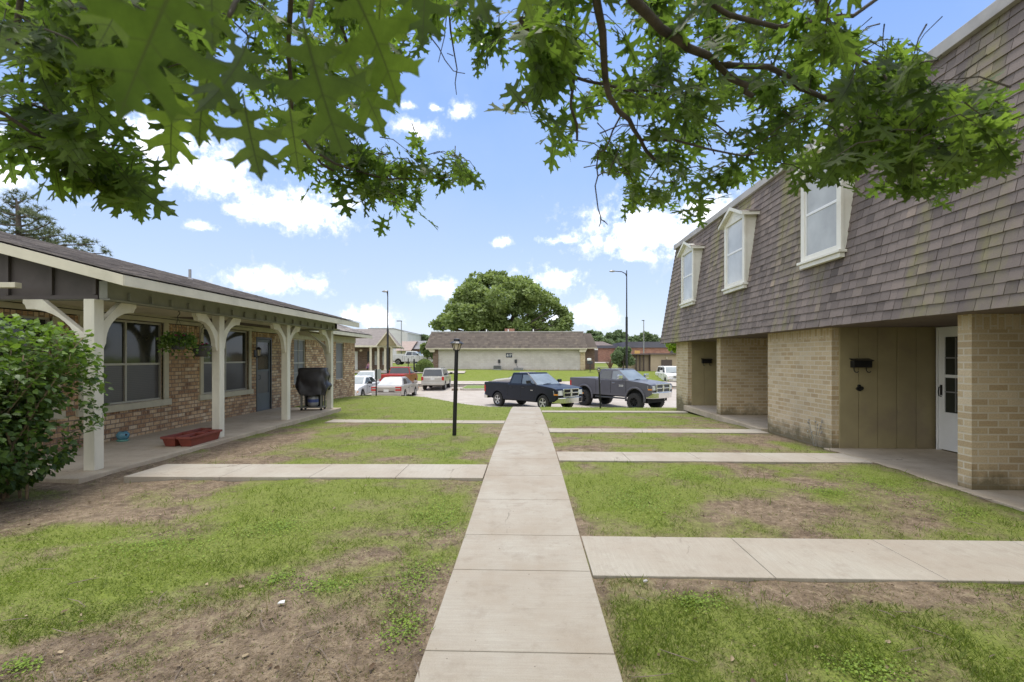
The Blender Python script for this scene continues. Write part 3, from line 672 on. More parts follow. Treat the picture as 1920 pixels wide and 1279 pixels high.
# door
D = thing("door", None, None); D.parent = H; D.location = Vector((WX, 13.6, 0)) - H.location
m = MB(); m.box(WX - .06, WX - .02, 13.24, 13.96, .02, .52); m.box(WX - .06, WX - .02, 13.24, 13.31, .52, 2.06); m.box(WX - .06, WX - .02, 13.89, 13.96, .52, 2.06); m.box(WX - .06, WX - .02, 13.31, 13.89, 1.98, 2.06); m.box(WX - .062, WX - .022, 13.31, 13.89, 1.14, 1.2)
B(m, "door_leaf", simple('slate_blue_door', (.10, .115, .125), .5, .1, 4, .05), D, .003)
m = MB(); m.box(WX - .05, WX - .035, 13.3, 13.9, .52, 1.14); B(m, "lower_glass", M['glass_blind'], D)
m = MB(); m.box(WX - .05, WX - .035, 13.3, 13.9, 1.2, 1.98); B(m, "upper_glass", M['glass_dark'], D)
m = MB(); m.box(WX - .1, WX + .01, 13.19, 13.235, 0, 2.12); m.box(WX - .1, WX + .01, 13.965, 14.01, 0, 2.12); m.box(WX - .1, WX + .01, 13.235, 13.965, 2.065, 2.12); B(m, "door_frame", M['darkgrey'], D)
m = MB(); m.tube([(WX - .02, 13.35, 1.05), (WX + .03, 13.35, 1.04), (WX + .03, 13.35, .93), (WX - .02, 13.35, .92)], .008, 6); B(m, "handle", M['black'], D)
# frieze board, ceiling
m = MB(); m.box(WX - .05, WX + .025, 6.32, 14.8, 2.27, 2.40); m.box(WX - .05, WX + .03, 14.8, 20.93, 2.16, 2.40)
B(m, "frieze_board", M['trim'], H, .004)
m = MB()
for i in range(10): m.box(WX, -5.7, 6.5 + i * .83, 6.5 + i * .83 + .822, 2.401, 2.425)
B(m, "porch_ceiling", M['cream'], H)
# beam along the posts, with the row of short blocks
m = MB(); m.box(-5.76, -5.64, 6.42, 14.22, 2.36, 2.60); m.box(-5.785, -5.615, 6.43, 14.2, 2.335, 2.36)
m.box(-7.45, -5.77, 6.43, 6.55, 2.34, 2.405); m.box(-7.45, -5.77, 14.08, 14.2, 2.34, 2.5)
for i in range(19): y = 6.75 + i * .405; m.box(-5.64, -5.60, y, y + .035, 2.37, 2.47)
B(m, "porch_beam", M['beam'], H, .004)
m = MB(); m.box(-7.8, -6.55, 6.05, 6.14, 2.46, 2.53); B(m, "outrigger", M['cream'], H, .005)
# posts with curved brackets
def bracket(mb, cx, cy, dx, dy, L_=.56, Hh=.62, t=.085):
    """curved knee brace from a post towards (dx,dy)"""
    zt = 2.335; pts = []
    def arc(r0, off, n=9):
        return [(off + r0 * (1 - math.cos(a)), r0 * math.sin(a)) for a in [math.pi / 2 * i / n for i in range(n + 1)]]
    # outline in (s along direction, z): outer straight diagonal, inner concave curve
    inner = [(L_ - .04, zt - .13)] + [(L_ - .04 - (L_ - .11) * math.sin(a), zt - .13 - (Hh - .16) * (1 - math.cos(a))) for a in [math.pi / 2 * i / 10 for i in range(1, 11)]]
    poly = [(L_ - .24, zt), (L_ + .03, zt), (L_ + .03, zt - .05), (L_, zt - .075), (L_ - .02, zt - .13)] + inner[1:] + [(.055, zt - Hh), (.03, zt - Hh - .05), (-.005, zt - Hh - .05), (-.005, zt - Hh + .30)]
    n = len(poly); nx, ny = -dy, dx
    vs = []
    for sgn in (-1, 1):
        for s, z in poly: vs.append((cx + dx * s + nx * t / 2 * sgn, cy + dy * s + ny * t / 2 * sgn, z))
    mb.add(vs, [tuple(range(n))[::-1], tuple(range(n, 2 * n))] + [(i, (i + 1) % n, n + (i + 1) % n, n + i) for i in range(n)])
PY = [6.34, 8.97, 11.54, 14.15]
for i, y in enumerate(PY):
    P = thing("porch_post", None, None); P.parent = H; P.location = Vector((-5.76, y, 0)) - H.location
    m = MB(); m.box(-5.835, -5.685, y - .075, y + .075, .025 if i < 4 else 0, 2.335); B(m, "post", M['cream_post'], P, .006)
    m = MB(); m.box(-5.82, -5.70, y - .06, y + .06, .0, .03); B(m, "post_base", M['darkgrey'], P)
    dirs = {0: [(0, 1), (-1, 0)], 1: [(0, 1), (0, -1)], 2: [(0, 1), (0, -1)], 3: [(0, -1), (-1, 0)]}[i]
    for dx, dy in dirs:
        m = MB(); bracket(m, -5.76 + dx * .075, y + dy * .075, dx, dy, .56 if dy else .85, .62 if dy else .78); B(m, "bracket", M['cream_post'], P, .004)
# slab
m = MB(); m.box(-7.46, -5.5, 5.85, 10.3, -.2, .025); m.box(-7.46, -5.5, 10.31, 14.38, -.2, .025); B(m, "porch_slab", M['porch'], H, .012)
# roofs
PE = (-5.1, 2.62); SL = .262; RX = -12.0; RZ = 2.63 + SL * 6.9
m = MB(); m.prism([(-5.12, 2.50), (-5.12, 2.622), (RX, RZ), (-18.9, 2.622), (-18.9, 2.50), (RX, RZ - .13)], 1, 6.08, 14.74)
mm = MB(); mm.add([(-6.82, 9.9, 2.40), (-6.82, 21.28, 2.40), (-17.2, 21.28, 2.40), (-17.2, 9.9, 2.40), (-6.82, 9.9, 2.53), (-6.82, 21.28, 2.53), (-17.2, 21.28, 2.53), (-17.2, 9.9, 2.53), (RX, 9.9, 4.40), (RX, 17.5, 4.40)],
    [(0, 1, 5, 4), (1, 2, 6, 5), (2, 3, 7, 6), (4, 5, 9, 8), (5, 6, 9), (6, 7, 8, 9), (0, 3, 2, 1)])
RF = thing("roof", None, None); RF.parent = H; RF.location = (0, 0, 2.6)
B(m, "porch_roof_deck", M['brownroof'], RF); B(mm, "main_roof_deck", M['brownroof'], RF)
s = MB(); n_ = Vector((SL, 0, 1)).normalized()
shingles(s, (-5.07, 6.03, 2.632), (0, 8.76, 0), (-6.93, 0, SL * 6.93), n_, .14, .24, .011, 3)
k = (4.40 - 2.53) / (RX + 6.82) * -1
shingles(s, (-6.78, 9.9, 2.54), (0, 11.42, 0), (RX + 6.78, 0, 4.42 - 2.54), Vector((.36, 0, 1)), .14, .24, .011, 4, hi=3.85)
B(s, "shingles", M['shL'], RF)
m = MB(); m.lathe((-9.0, 12.72, 3.6), [(.035, 0), (.035, .33), (.028, .33)], 10); m.lathe((-9.0, 12.72, 3.62), [(.1, 0), (.05, .08)], 10); B(m, "vent_pipe", M['grey_metal'], RF)
# fascias and soffits
m = MB(); m.box(-5.12, -5.085, 6.05, 14.77, 2.475, 2.615)
def rake(y0, y1):
    m.add([(-5.09, y0, 2.475), (-5.09, y0, 2.615), (RX, y0, RZ - .02), (RX, y0, RZ - .16), (-5.09, y1, 2.475), (-5.09, y1, 2.615), (RX, y1, RZ - .02), (RX, y1, RZ - .16)],
          [(0, 1, 2, 3), (7, 6, 5, 4), (0, 4, 5, 1), (1, 5, 6, 2), (2, 6, 7, 3), (3, 7, 4, 0)])
rake(6.035, 6.07); rake(14.75, 14.785)
m.box(-6.84, -6.80, 14.9, 21.3, 2.385, 2.515)
B(m, "fascia", M['fascia'], H, .004)
m = MB(); zz = lambda x: 2.49 + SL * (-5.12 - x)
m.add([(-5.13, 6.08, 2.49), (-5.13, 14.74, 2.49), (-5.64, 14.74, zz(-5.64)), (-5.64, 6.08, zz(-5.64))], [(0, 1, 2, 3)])
m.add([(-5.64, 6.08, zz(-5.64)), (-5.64, 6.42, zz(-5.64)), (RX, 6.42, zz(RX)), (RX, 6.08, zz(RX))], [(0, 1, 2, 3)])
m.box(-7.4, -6.84, 14.9, 21.25, 2.402, 2.42)
B(m, "soffit", M['beam'], H)
m = MB(); m.add([(-5.77, 6.44, 2.405), (-5.77, 6.44, zz(-5.77)), (RX, 6.44, zz(RX)), (RX, 6.44, 2.405)], [(0, 1, 2, 3)])
for i in range(8): x = -5.79 - i * .62; m.box(x - .045, x, 6.40, 6.437, 2.41, zz(x) - .012)
m.box(-12, -5.77, 6.41, 6.438, 2.35, 2.405)
B(m, "gable_panel", M['brown_panel'], H); m = MB()
m.add([(-5.6, 14.3, 2.405), (-5.6, 14.3, zz(-5.6)), (RX, 14.3, zz(RX)), (RX, 14.3, 2.405)], [(0, 1, 2, 3)])
B(m, "gable_panel", M['brown_panel'], H)
# loose cable stapled under the ceiling
m = MB(); m.tube([(-7.415, 6.6, 2.36), (-7.415, 8, 2.345), (-7.415, 9.2, 2.36), (-7.415, 11, 2.34), (-7.415, 13, 2.35)], .006, 5); B(m, "cable", M['black'], H)
# wall lantern beside the door
m = MB(); y = 12.98; x = WX + .10
m.box(WX, WX + .02, y + .10, y + .17, 1.55, 1.75); m.tube([(WX, y + .135, 1.6), (WX + .1, y + .135, 1.52), (WX + .12, y + .135, 1.56)], .01, 6)
m.lathe((WX + .12, y + .135, 1.56), [(.03, 0), (.055, .02), (.05, .03)], 6); m.lathe((WX + .12, y + .135, 1.76), [(.085, 0), (.05, .05), (.015, .08)], 6)
for k in range(4): a = math.pi / 4 + k * math.pi / 2; m.tube([(WX + .12 + .05 * math.cos(a), y + .135 + .05 * math.sin(a), 1.58), (WX + .12 + .07 * math.cos(a), y + .135 + .07 * math.sin(a), 1.76)], .005, 4)
WL = thing("wall_lantern", None, None); WL.parent = H; WL.location = Vector((WX, 13.1, 1.6)) - H.location
B(m, "lantern_cage", M['black'], WL); m = MB(); m.lathe((WX + .12, y + .135, 1.585), [(.04, 0), (.058, .17)], 4); B(m, "lantern_glass", M['lamp_glass'], WL)

LEFT_OFF = Vector((-.12, 0, 0)); H.location += LEFT_OFF
# ================================================================ RIGHT BUILDING
RXF = 5.1
A = thing("apartment_building", "two storey tan brick apartment building with a shingled mansard upper floor", "apartment building", (7, 8, 0))
def bb(m, x0, x1, y0, y1, z1=2.07, z0=-.35):
    m.box(x0, x1, y0, y1, z0, z1 - .2); m.box(x0 + .0, x1, y0, y1, z1 - .2, z1, rot=True)
for q in ((5.1, 9, 8.06, 10.2), (5.1, 7.5, 12.7, 12.95), (5.1, 7.5, 5.52, 5.70), (5.1, 9, 15.27, 16.45), (5.1, 9, .9, 3.1), (5.1, 7.4, -1.8, -1.6)):
    m = MB(); bb(m, *q); B(m, "brick_wall", M['brickR'], A)
def siding(x0, x1, y, z0, z1, n, name="siding"):
    m = MB(); w = (x1 - x0) / n
    for i in range(n):
        m.box(x0 + i * w, x0 + (i + 1) * w - .012, y - .03, y - .002, z0, z1); m.box(x0 + (i + 1) * w - .012, x0 + (i + 1) * w, y - .019, y - .002, z0, z1)
    B(m, name, M['tan'], A, .002)
siding(5.215, 6.78, 8.06, .03, 2.065, 5); siding(5.215, 6.78, 15.27, .03, 2.065, 4); siding(5.215, 6.78, 3.1 + 2.42, .03, 2.065, 5) if False else None
for y0, y1, dz in ((5.7, 8.03, (7.12, 7.98)), (10.2, 12.7, (10.4, 11.3)), (12.95, 15.24, (14.3, 15.2)), (3.1, 5.52, (3.3, 4.2))):
    m = MB(); m.box(6.80, 6.92, y0, dz[0], .03, 2.04); m.box(6.80, 6.92, dz[1], y1, .03, 2.04) if dz[1] < y1 else None; m.box(6.80, 6.92, y0, y1, 2.04, 2.065); B(m, "back_wall", M['tan'], A)
for dz in ((7.12, 7.98), (10.4, 11.3), (14.3, 15.2), (3.3, 4.2)):
    a, b = dz; D = thing("door", None, None); D.parent = A; D.location = Vector((6.8, (a + b) / 2, 0)) - A.location
    m = MB(); m.box(6.76, 6.80, a + .03, b - .03, .05, .66); m.box(6.76, 6.80, a + .03, a + .14, .66, 1.88); m.box(6.76, 6.80, b - .14, b - .03, .66, 1.88); m.box(6.76, 6.80, a + .03, b - .03, 1.88, 2.01); m.box(6.758, 6.80, a + .14, b - .14, 1.22, 1.27)
    B(m, "door_leaf", M['white'], D, .004)
    m = MB(); m.box(6.775, 6.785, a + .13, b - .13, .65, 1.89); B(m, "glass", M['glass_dark'], D)
    m = MB()
    for k in (1, 2): m.box(6.766, 6.7745, a + .14 + (b - a - .28) * k / 3 - .01, a + .14 + (b - a - .28) * k / 3 + .01, .68, 1.86)
    m.box(6.767, 6.774, a + .14, b - .14, 1.53, 1.55); m.box(6.767, 6.774, a + .14, b - .14, .98, 1.0); B(m, "muntin", M['grey_metal'], D)
    m = MB(); m.box(6.74, 6.81, a, a + .03, .03, 2.04); m.box(6.74, 6.81, b - .03, b, .03, 2.04); m.box(6.74, 6.81, a + .03, b - .03, 2.01, 2.04); B(m, "door_frame", M['white'], D)
    m = MB(); m.tube([(6.76, b - .08, 1.07), (6.72, b - .08, 1.06), (6.71, b - .08, .99), (6.72, b - .08, .92), (6.76, b - .08, .91)], .009, 6); m.box(6.752, 6.76, b - .10, b - .06, .93, 1.1); B(m, "handle", M['black'], D, .002)
for y0, y1 in ((5.71, 8.05), (10.21, 12.69), (12.96, 15.26), (3.11, 5.51)): m = MB(); m.box(4.96, 6.8, y0, y1, -.12, .028); B(m, "entry_slab", M['porch'], A, .008)
for y0, y1 in ((5.515, 5.705), (12.695, 12.955)): m = MB(); m.box(4.96, 5.095, y0, y1, -.12, .027); B(m, "entry_slab", M['porch'], A)
m = MB(); m.box(4.79, 9.2, -2, 16.95, 2.071, 2.10); B(m, "soffit", M['soffit'], A)
# mansard
MR = thing("mansard_roof", None, None); MR.parent = A; MR.location = Vector((5, 8, 2)) - A.location
m = MB(); m.add([(4.775, -2, 2.05), (13, -2, 2.05), (13, 17.19, 2.05), (4.775, 17.19, 2.05), (5.215, -2, 5.33), (12.6, -2, 5.33), (12.6, 16.75, 5.33), (5.215, 16.75, 5.33)],
    [(0, 3, 2, 1), (4, 5, 6, 7), (0, 1, 5, 4), (1, 2, 6, 5), (2, 3, 7, 6), (3, 0, 4, 7)]); B(m, "roof_deck", M['brownroof'], MR)
s = MB(); shingles(s, (4.765, -2, 2.045), (0, 19.2, 0), (.445, 0, 3.29), Vector((-3.28, 0, .44)), .1315, .165, .017, 5, .6, hi=.44)
shingles(s, (13, 17.2, 2.045), (-8.24, 0, 0), (0, -.44, 3.29), Vector((0, 3.28, .44)), .1315, .24, .013, 6, .75, hi=.44)
B(s, "shingles", M['shR'], MR)
m = MB()
for i in range(9):
    y = -2 + i * 2.1; y2 = min(y + 2.095, 16.86); m.box(5.13, 5.25, y, y2, 5.32, 5.475)
m.box(5.25, 12.7, 16.74, 16.86, 5.32, 5.475); m.box(5.26, 12.6, -2, 16.73, 5.335, 5.40)
B(m, "parapet_cap", M['capflash'], MR, .006)
def dormer(yc):
    w = .53; x = 4.83; zb_, zt = 3.22, 4.80
    mx = lambda z: 4.765 + .1352 * (z - 2.045) - .0
    D = thing("dormer_window", None, None); D.parent = MR; D.location = Vector((x, yc, zb_)) - Vector((5, 8, 2))
    for s in (-1, 1):   # tapering cheeks
        a, b = yc + s * w, yc + s * (w - .04)
        c = MB(); c.add(
            [(x + .02, a, zb_), (mx(zb_) + .05, a, zb_), (mx(zt) + .06, a, zt), (x + .02, a, zt), (x + .02, b, zb_), (mx(zb_) + .05, b, zb_), (mx(zt) + .06, b, zt), (x + .02, b, zt)],
            [(0, 1, 2, 3), (7, 6, 5, 4), (0, 4, 5, 1), (1, 5, 6, 2), (2, 6, 7, 3), (3, 7, 4, 0)])
        B(c, "cheek", M['vinyl'], D, .003)
    f = MB(); t = .095
    f.box(x, x + .05, yc - w - .015, yc - w + t, zb_, zt); f.box(x, x + .05, yc + w - t, yc + w + .015, zb_, zt); f.box(x, x + .05, yc - w + t, yc + w - t, zt - .1, zt)
    f.box(x + .005, x + .05, yc - w + t, yc + w - t, zb_, zb_ + .09)
    f.box(x - .055, x + .08, yc - w - .05, yc + w + .05, zb_ - .045, zb_ - .001); f.box(x - .02, x + .06, yc - w - .02, yc + w + .02, zb_ - .12, zb_ - .046)
    B(f, "frame", M['vinyl'], D, .005)
    q = MB(); zm = 4.02; a, b = yc - w + t, yc + w - t
    q.box(x + .02, x + .045, a, b, zm - .022, zm + .022)
    for u, v in ((a, a + .025), (b - .025, b)): q.box(x + .021, x + .044, u, v, zb_ + .09, zt - .1)
    B(q, "sash", M['white'], D, .002)
    g = MB(); g.box(x + .03, x + .04, a + .02, b - .02, zb_ + .07, zm - .02); B(g, "lower_pane", M['glass_frost'] if yc < 9 else M['glass_curtain'], D)
    g = MB(); g.box(x + .034, x + .044, a + .02, b - .02, zm + .02, zt - .08); B(g, "upper_pane", M['glass_frost'] if yc < 9 else M['glass_curtain'], D)
    r = MB(); pk = 5.08; xo = x - .10
    r.add([(x + .001, yc - w, zt), (x + .001, yc + w, zt), (x + .001, yc, pk - .06)], [(0, 2, 1)]); B(r, "gable_front", M['vinyl'], D)
    r = MB(); e = w + .13
    for s in (-1, 1):
        r.add([(xo, yc + s * e, zt - .02), (xo, yc, pk), (5.3, yc, pk), (5.3, yc + s * e, zt - .02), (xo, yc + s * e, zt - .09), (xo, yc, pk - .085), (5.3, yc, pk - .085), (5.3, yc + s * e, zt - .09)],
              [(4, 5, 6, 7), (0, 4, 7, 3), (0, 1, 5, 4), (3, 7, 6, 2)])
    B(r, "roof_trim", M['vinyl'], D)
    for s in (-1, 1):
        r = MB(); V = Vector((0, -s * e, pk - zt + .02)); nn = Vector((0, s * .3, .65))
        p = Vector((xo - .02, yc + s * (e + .02), zt - .025))
        U = Vector((.45, 0, 0))
        if s > 0: shingles(r, p + Vector((0, 0, .006)), U, V, nn, .13, .2, .012, 9)
        else: shingles(r, p + Vector((0, 0, .006)) + U, -U, V, nn, .13, .2, .012, 10)
        B(r, "shingles", M['shR'], D)
for yc in (14.55, 11.25, 7.95): dormer(yc)

# mailboxes fixed beside the doors
def mailbox(x, y, z, label):
    t = thing("mailbox", label, "mailbox", (x, y, z), 0, "wall mailboxes beside the apartment doors"); t.scale = (.84, .84, .84)
    m = MB(); m.prism([(-.175, 0), (.175, 0), (.175, .13), (-.175, .13)], 1, -.12, 0); m.build("box", M['black'], t, .006)
    m = MB(); m.add([(-.195, -.15, .125), (.195, -.15, .125), (.195, 0, .165), (-.195, 0, .165), (-.195, -.15, .14), (.195, -.15, .14), (.195, 0, .18), (-.195, 0, .18)],
          [(0, 3, 2, 1), (4, 5, 6, 7), (0, 1, 5, 4), (1, 2, 6, 5), (2, 3, 7, 6), (3, 0, 4, 7)]); m.build("lid", M['black'], t, .003)
    for s in (-1, 1):
        m = MB(); m.tube([(s * .12, -.03, 0), (s * .12, -.035, -.06), (s * .12 + .01, -.05, -.09), (s * .12 + .035, -.07, -.10), (s * .12 + .055, -.08, -.075)], .009, 6); m.build("hook", M['black'], t)
mailbox(5.53, 8.03, 1.38, "black wall mailbox on the tan siding nearest the white storm door")
mailbox(5.66, 15.24, 1.36, "black wall mailbox on the recessed siding at the far end of the building")
m = MB(); m.lathe((0, 0, 0), [(.045, 0), (.045, -.02), (.02, -.03)], 12, axis='y'); m.lathe((.03, -.0, .005), [(.03, 0), (.03, -.028)], 10, axis='y'); m.lathe((-.01, 0, .045), [(.022, 0), (.02, -.035)], 8, axis='y'); m.lathe((-.035, 0, -.005), [(.022, 0), (.02, -.04)], 8, axis='y')
o = m.build("wall_hook", M['black'], loc=(5.53, 8.03, 1.03)); tag(o, "small black bracket on the tan siding below the mailbox", "bracket")

A.location += Vector((.02, .17, 0))
for o in bpy.data.objects:
    if o.parent is None and o.get('category') in ('mailbox', 'bracket') and o.location.y < 20: o.location += Vector((.02, .17, 0))
# ================================================================ VEHICLES  (x forward, y left)
def arch(cx, r, zb, n=10):
    a0 = math.asin(min(.95, max(-.95, (zb - arch.zc) / r)))
    return [(cx - r * math.cos(a0 + (math.pi - 2 * a0) * i / n), arch.zc + r * math.sin(a0 + (math.pi - 2 * a0) * i / n)) for i in range(n + 1)]
WHEELS = {}
def wheel(parent, x, y, r, w, style, side):
    W = thing("wheel", None, None, (x, y, r)); W.parent = parent; W.location = (x, y, r)
    if side > 0: W.rotation_euler = (0, 0, math.pi)
    key = (r, w, style)
    if key in WHEELS:
        for ch in WHEELS[key].children: c = ch.copy(); COL.objects.link(c); c.parent = W
        return W
    m = MB(); ri = r * (.60 if style != 'lift' else .52)     # outer face towards -y
    m.lathe((0, 0, 0), [(ri * .97, -w * .2), (ri, -w * .46), (ri * 1.05, -w * .52), (r * .93, -w * .5), (r, -w * .36), (r, w * .36), (r * .93, w * .5), (ri, w * .5)], 32, axis='y', caps=False)
    if style == 'lift':
        for k in range(26):
            a = 2 * math.pi * k / 26
            for s in (-1, 1): m.tube([(math.cos(a) * r * .99, s * w * .18, math.sin(a) * r * .99), (math.cos(a + .04) * r * .97, s * w * .5, math.sin(a + .04) * r * .97)], .018, 4)
    m.build("tyre", M['tyre'], W, smooth=False)
    m = MB(); m.lathe((0, 0, 0), [(ri * 1.01, -w * .50), (ri * .92, -w * .47), (ri * .88, -w * .2)], 28, axis='y', caps=False); m.lathe((0, 0, 0), [(ri * .2, -w * .5), (ri * .24, -w * .3)], 12, axis='y')
    ns = 5 if style != 'lift' else 8
    for k in range(ns):
        a = 2 * math.pi * k / ns + .3; c, s = math.cos(a), math.sin(a); t = ri * (.13 if ns == 5 else .07)
        px, pz = -s * t, c * t
        m.add([(c * ri * .15 + px, -w * .44, s * ri * .15 + pz), (c * ri * .15 - px, -w * .44, s * ri * .15 - pz), (c * ri * .95 - px * 1.25, -w * .46, s * ri * .95 - pz * 1.25), (c * ri * .95 + px * 1.25, -w * .46, s * ri * .95 + pz * 1.25),
               (c * ri * .15 + px, -w * .3, s * ri * .15 + pz), (c * ri * .15 - px, -w * .3, s * ri * .15 - pz), (c * ri * .95 - px * 1.25, -w * .34, s * ri * .95 - pz * 1.25), (c * ri * .95 + px * 1.25, -w * .34, s * ri * .95 + pz * 1.25)],
              [(0, 1, 2, 3), (0, 4, 5, 1), (1, 5, 6, 2), (2, 6, 7, 3), (3, 7, 4, 0)])
    m.build("rim", M['black'] if style == 'lift' else M['rim'], W)
    m = MB(); m.lathe((0, 0, 0), [(ri * .9, -w * .22), (ri * .9, -w * .18)], 24, axis='y'); m.build("brake_disc", M['under'], W)
    WHEELS[key] = W; return W

def vehicle(name, label, cat, loc, rz, S, group="vehicles parked in the lot"):
    t = thing(name, label, cat, loc, rz, group); P = M[S['paint']]; hw = S['hw']; r = S['r']; lift = S.get('lift', 0); xf, xr = S['wx']
    arch.zc = r + lift * .55; ar = S['ar']; zs = S['sill'] + lift
    Z = lambda pts: [(x, z + lift) for x, z in pts]
    poly = Z(S['rearlow']) + arch(xr, ar, zs) + [(xr + ar + .05, zs), (xf - ar - .05, zs)] + arch(xf, ar, zs) + Z(S['top'])
    m = MB(); n = len(poly); ins = S.get('ins', .05)
    # three slices on each side give the flanks a shoulder
    m.prism(poly, 1, -hw, hw); m.build("body", P, t, .055)
    m = MB(); m.box(xr - ar - .15, xf + ar + .12, -hw + .24, hw - .24, zs - .06, zs + .42); m.box(xr - .05, xr + .05, -hw + .2, hw - .2, r - .05, r + .05); m.box(xf - .05, xf + .05, -hw + .2, hw - .2, r - .05, r + .05)
    for c in (xf, xr): m.box(c - ar + .02, c + ar - .02, -hw + .3, hw - .3, r * .9, zs + .3)
    m.build("underbody", M['under'], t)
    # cabin
    for (x0, x1, zb, x2, x3, zt, wb, wt) in [S['cab']]:
        zb += lift; zt += lift
        c = MB(); c.add([(x0, -wb, zb), (x1, -wb, zb), (x1, wb, zb), (x0, wb, zb), (x2, -wt, zt), (x3, -wt, zt), (x3, wt, zt), (x2, wt, zt)], [(0, 3, 2, 1), (4, 5, 6, 7), (0, 1, 5, 4), (1, 2, 6, 5), (2, 3, 7, 6), (3, 0, 4, 7)])
        if 'roofx' in S:
            pass
        c.build("cabin", P, t, S.get('cabbev', .05))
        ws = lambda z: wb + (wt - wb) * (z - zb) / (zt - zb)
        fx = lambda z: x1 + (x3 - x1) * (z - zb) / (zt - zb); rx = lambda z: x0 + (x2 - x0) * (z - zb) / (zt - zb)
        for win_ in S['side']:
            pts = Z(win_)
            for s in (-1, 1):
                g = MB(); vs = [(x, s * (ws(z) + .008), z) for x, z in pts]; k = len(vs); vs += [(x, s * (ws(z) - .02), z) for x, z in pts]
                g.add(vs, [tuple(range(k))[::(1 if s < 0 else -1)]] + [(i, (i + 1) % k, k + (i + 1) % k, k + i) for i in range(k)]); g.build("window", M[('glass_side' if win_ is S['side'][-1] else 'glass_car')], t)
        h = zt - zb
        for nm, fn, off, mt in (("windshield", fx, .010, S.get('shield', 'glass_shield')), ("rear_window", rx, -.010, S.get('rglass', 'glass_car'))):
            za, zc = zb + h * .10, zt - h * .10; g = MB(); ya, yc = ws(za) - .07, ws(zc) - .06
            o = [(fn(za) + off, -ya, za), (fn(za) + off, ya, za), (fn(zc) + off, yc, zc), (fn(zc) + off, -yc, zc)]
            i_ = [(p[0] - off * 3, p[1], p[2]) for p in o]
            g.add(o + i_, [(0, 1, 2, 3) if off > 0 else (3, 2, 1, 0), (0, 4, 5, 1), (1, 5, 6, 2), (2, 6, 7, 3), (3, 7, 4, 0)]); g.build(nm, M[mt], t)
        g = MB(); 
        for s in (-1, 1): g.tube([(fx(zb + .06) + .02, s * .1 - .35, zb + .07), (fx(zb + .1) + .015, s * .1 + .1, zb + .11)], .01, 4)
        g.build("wiper", M['black'], t)
    # door seams and handles
    for x in S['seams']:
        for s in (-1, 1): g = MB(); g.box(x - .012, x + .012, s * hw - .002, s * hw + .004, zs + .12, S['belt'] + lift - .04); g.build("door_seam", M['under'], t)
    for x in S.get('handles', ()):
        for s in (-1, 1):
            g = MB(); g.box(x - .10, x + .10, s * (hw + .002), s * (hw + .035), S['belt'] + lift - .17, S['belt'] + lift - .13); g.build("door_handle", M[S.get('hmat', 'black')], t, .01)
    for s in (-1, 1):
        g = MB(); x, z = S['mir']; z += lift; ms = S.get('ms', 1)
        g.box(x - .05, x + .10, s * (hw + .06), s * (hw + .06 + .24 * ms), z, z + .17 * ms); o = g.build("mirror", M[S.get('mmat', 'black')], t, .03)
        g = MB(); g.tube([(x, s * (hw - .06), z + .0), (x + .02, s * (hw + .1), z + .03)], .03, 6); g.build("mirror_arm", M['black'], o)
    for s in (-1, 1):
        for x in (xf, xr): wheel(t, x, s * (hw - S['tw'] / 2 + S.get('poke', .0)), r, S['tw'], S.get('style', 'std'), s)
    if S.get('flare'):
        for s in (-1, 1):
            for x in (xf, xr):
                g = MB(); pts = [(x - (ar + .02) * math.cos(a), s * (hw + .01), arch.zc + (ar + .02) * math.sin(a)) for a in [-.25 + (math.pi + .5) * i / 14 for i in range(15)]]
                g.tube(pts, .065, 6); g.build("fender_flare", P, t, smooth=True)
    # lamps
    xR, xF = S['xR'], S['xF']
    for s in (-1, 1):
        a, b, z0, z1 = S['tail']; g = MB(); g.box(xR - .025, xR + .12, s * a, s * b, z0 + lift, z1 + lift); g.build("tail_light", M['taillight'], t, .02)
        a, b, z0, z1 = S['head']; g = MB(); g.add([(xF - .22, s * (b + .004), z0 + lift), (xF + .012, s * (b - .1), z0 + lift), (xF + .012, s * a, z0 + lift), (xF - .22, s * a, z0 + lift), (xF - .26, s * (b + .004), z1 + lift), (xF - .02, s * (b - .1), z1 + lift), (xF - .02, s * a, z1 + lift), (xF - .22, s * a, z1 + lift)],
            [(0, 1, 2, 3), (4, 5, 6, 7), (0, 1, 5, 4), (1, 2, 6, 5), (2, 3, 7, 6), (3, 0, 4, 7)]); g.build("headlight", M['headlight'], t, .01)
        g = MB(); g.box(xF - .22, xF - .02, s * (b - .10), s * (b + .010), z0 + lift + .0, z0 + lift + .07); g.build("turn_signal", M['amber'], t, .01)
    bz0, bz1 = S['bump']; bz0 += lift; bz1 += lift; bm_ = M[S.get('bmat', 'chrome')]
    g = MB(); g.add([(xF - .35, -hw - .01, bz0), (xF + .02, -hw * .86, bz0), (xF + .10, -hw * .5, bz0), (xF + .10, hw * .5, bz0), (xF + .02, hw * .86, bz0), (xF - .35, hw + .01, bz0)] +
                    [(xF - .35, -hw - .01, bz1), (xF + .02, -hw * .86, bz1), (xF + .10, -hw * .5, bz1), (xF + .10, hw * .5, bz1), (xF + .02, hw * .86, bz1), (xF - .35, hw + .01, bz1)],
                    [(0, 1, 2, 3, 4, 5)[::-1], (6, 7, 8, 9, 10, 11), (0, 1, 7, 6), (1, 2, 8, 7), (2, 3, 9, 8), (3, 4, 10, 9), (4, 5, 11, 10), (5, 0, 6, 11)]); g.build("front_bumper", bm_, t, .03)
    g = MB(); g.box(xR - .10, xR + .2, -hw * .97, hw * .97, bz0, bz1 - .02); g.build("rear_bumper", M[S.get('rbmat', S.get('bmat', 'chrome'))], t, .04)
    g = MB(); g.box(xR - .112 if S.get('plate_b') else xR - .03, xR - .0, -.16, .16, S['plate'] + lift, S['plate'] + .16 + lift); g.build("licence_plate", M['plate'], t, .005)
    gr = S.get('grille')
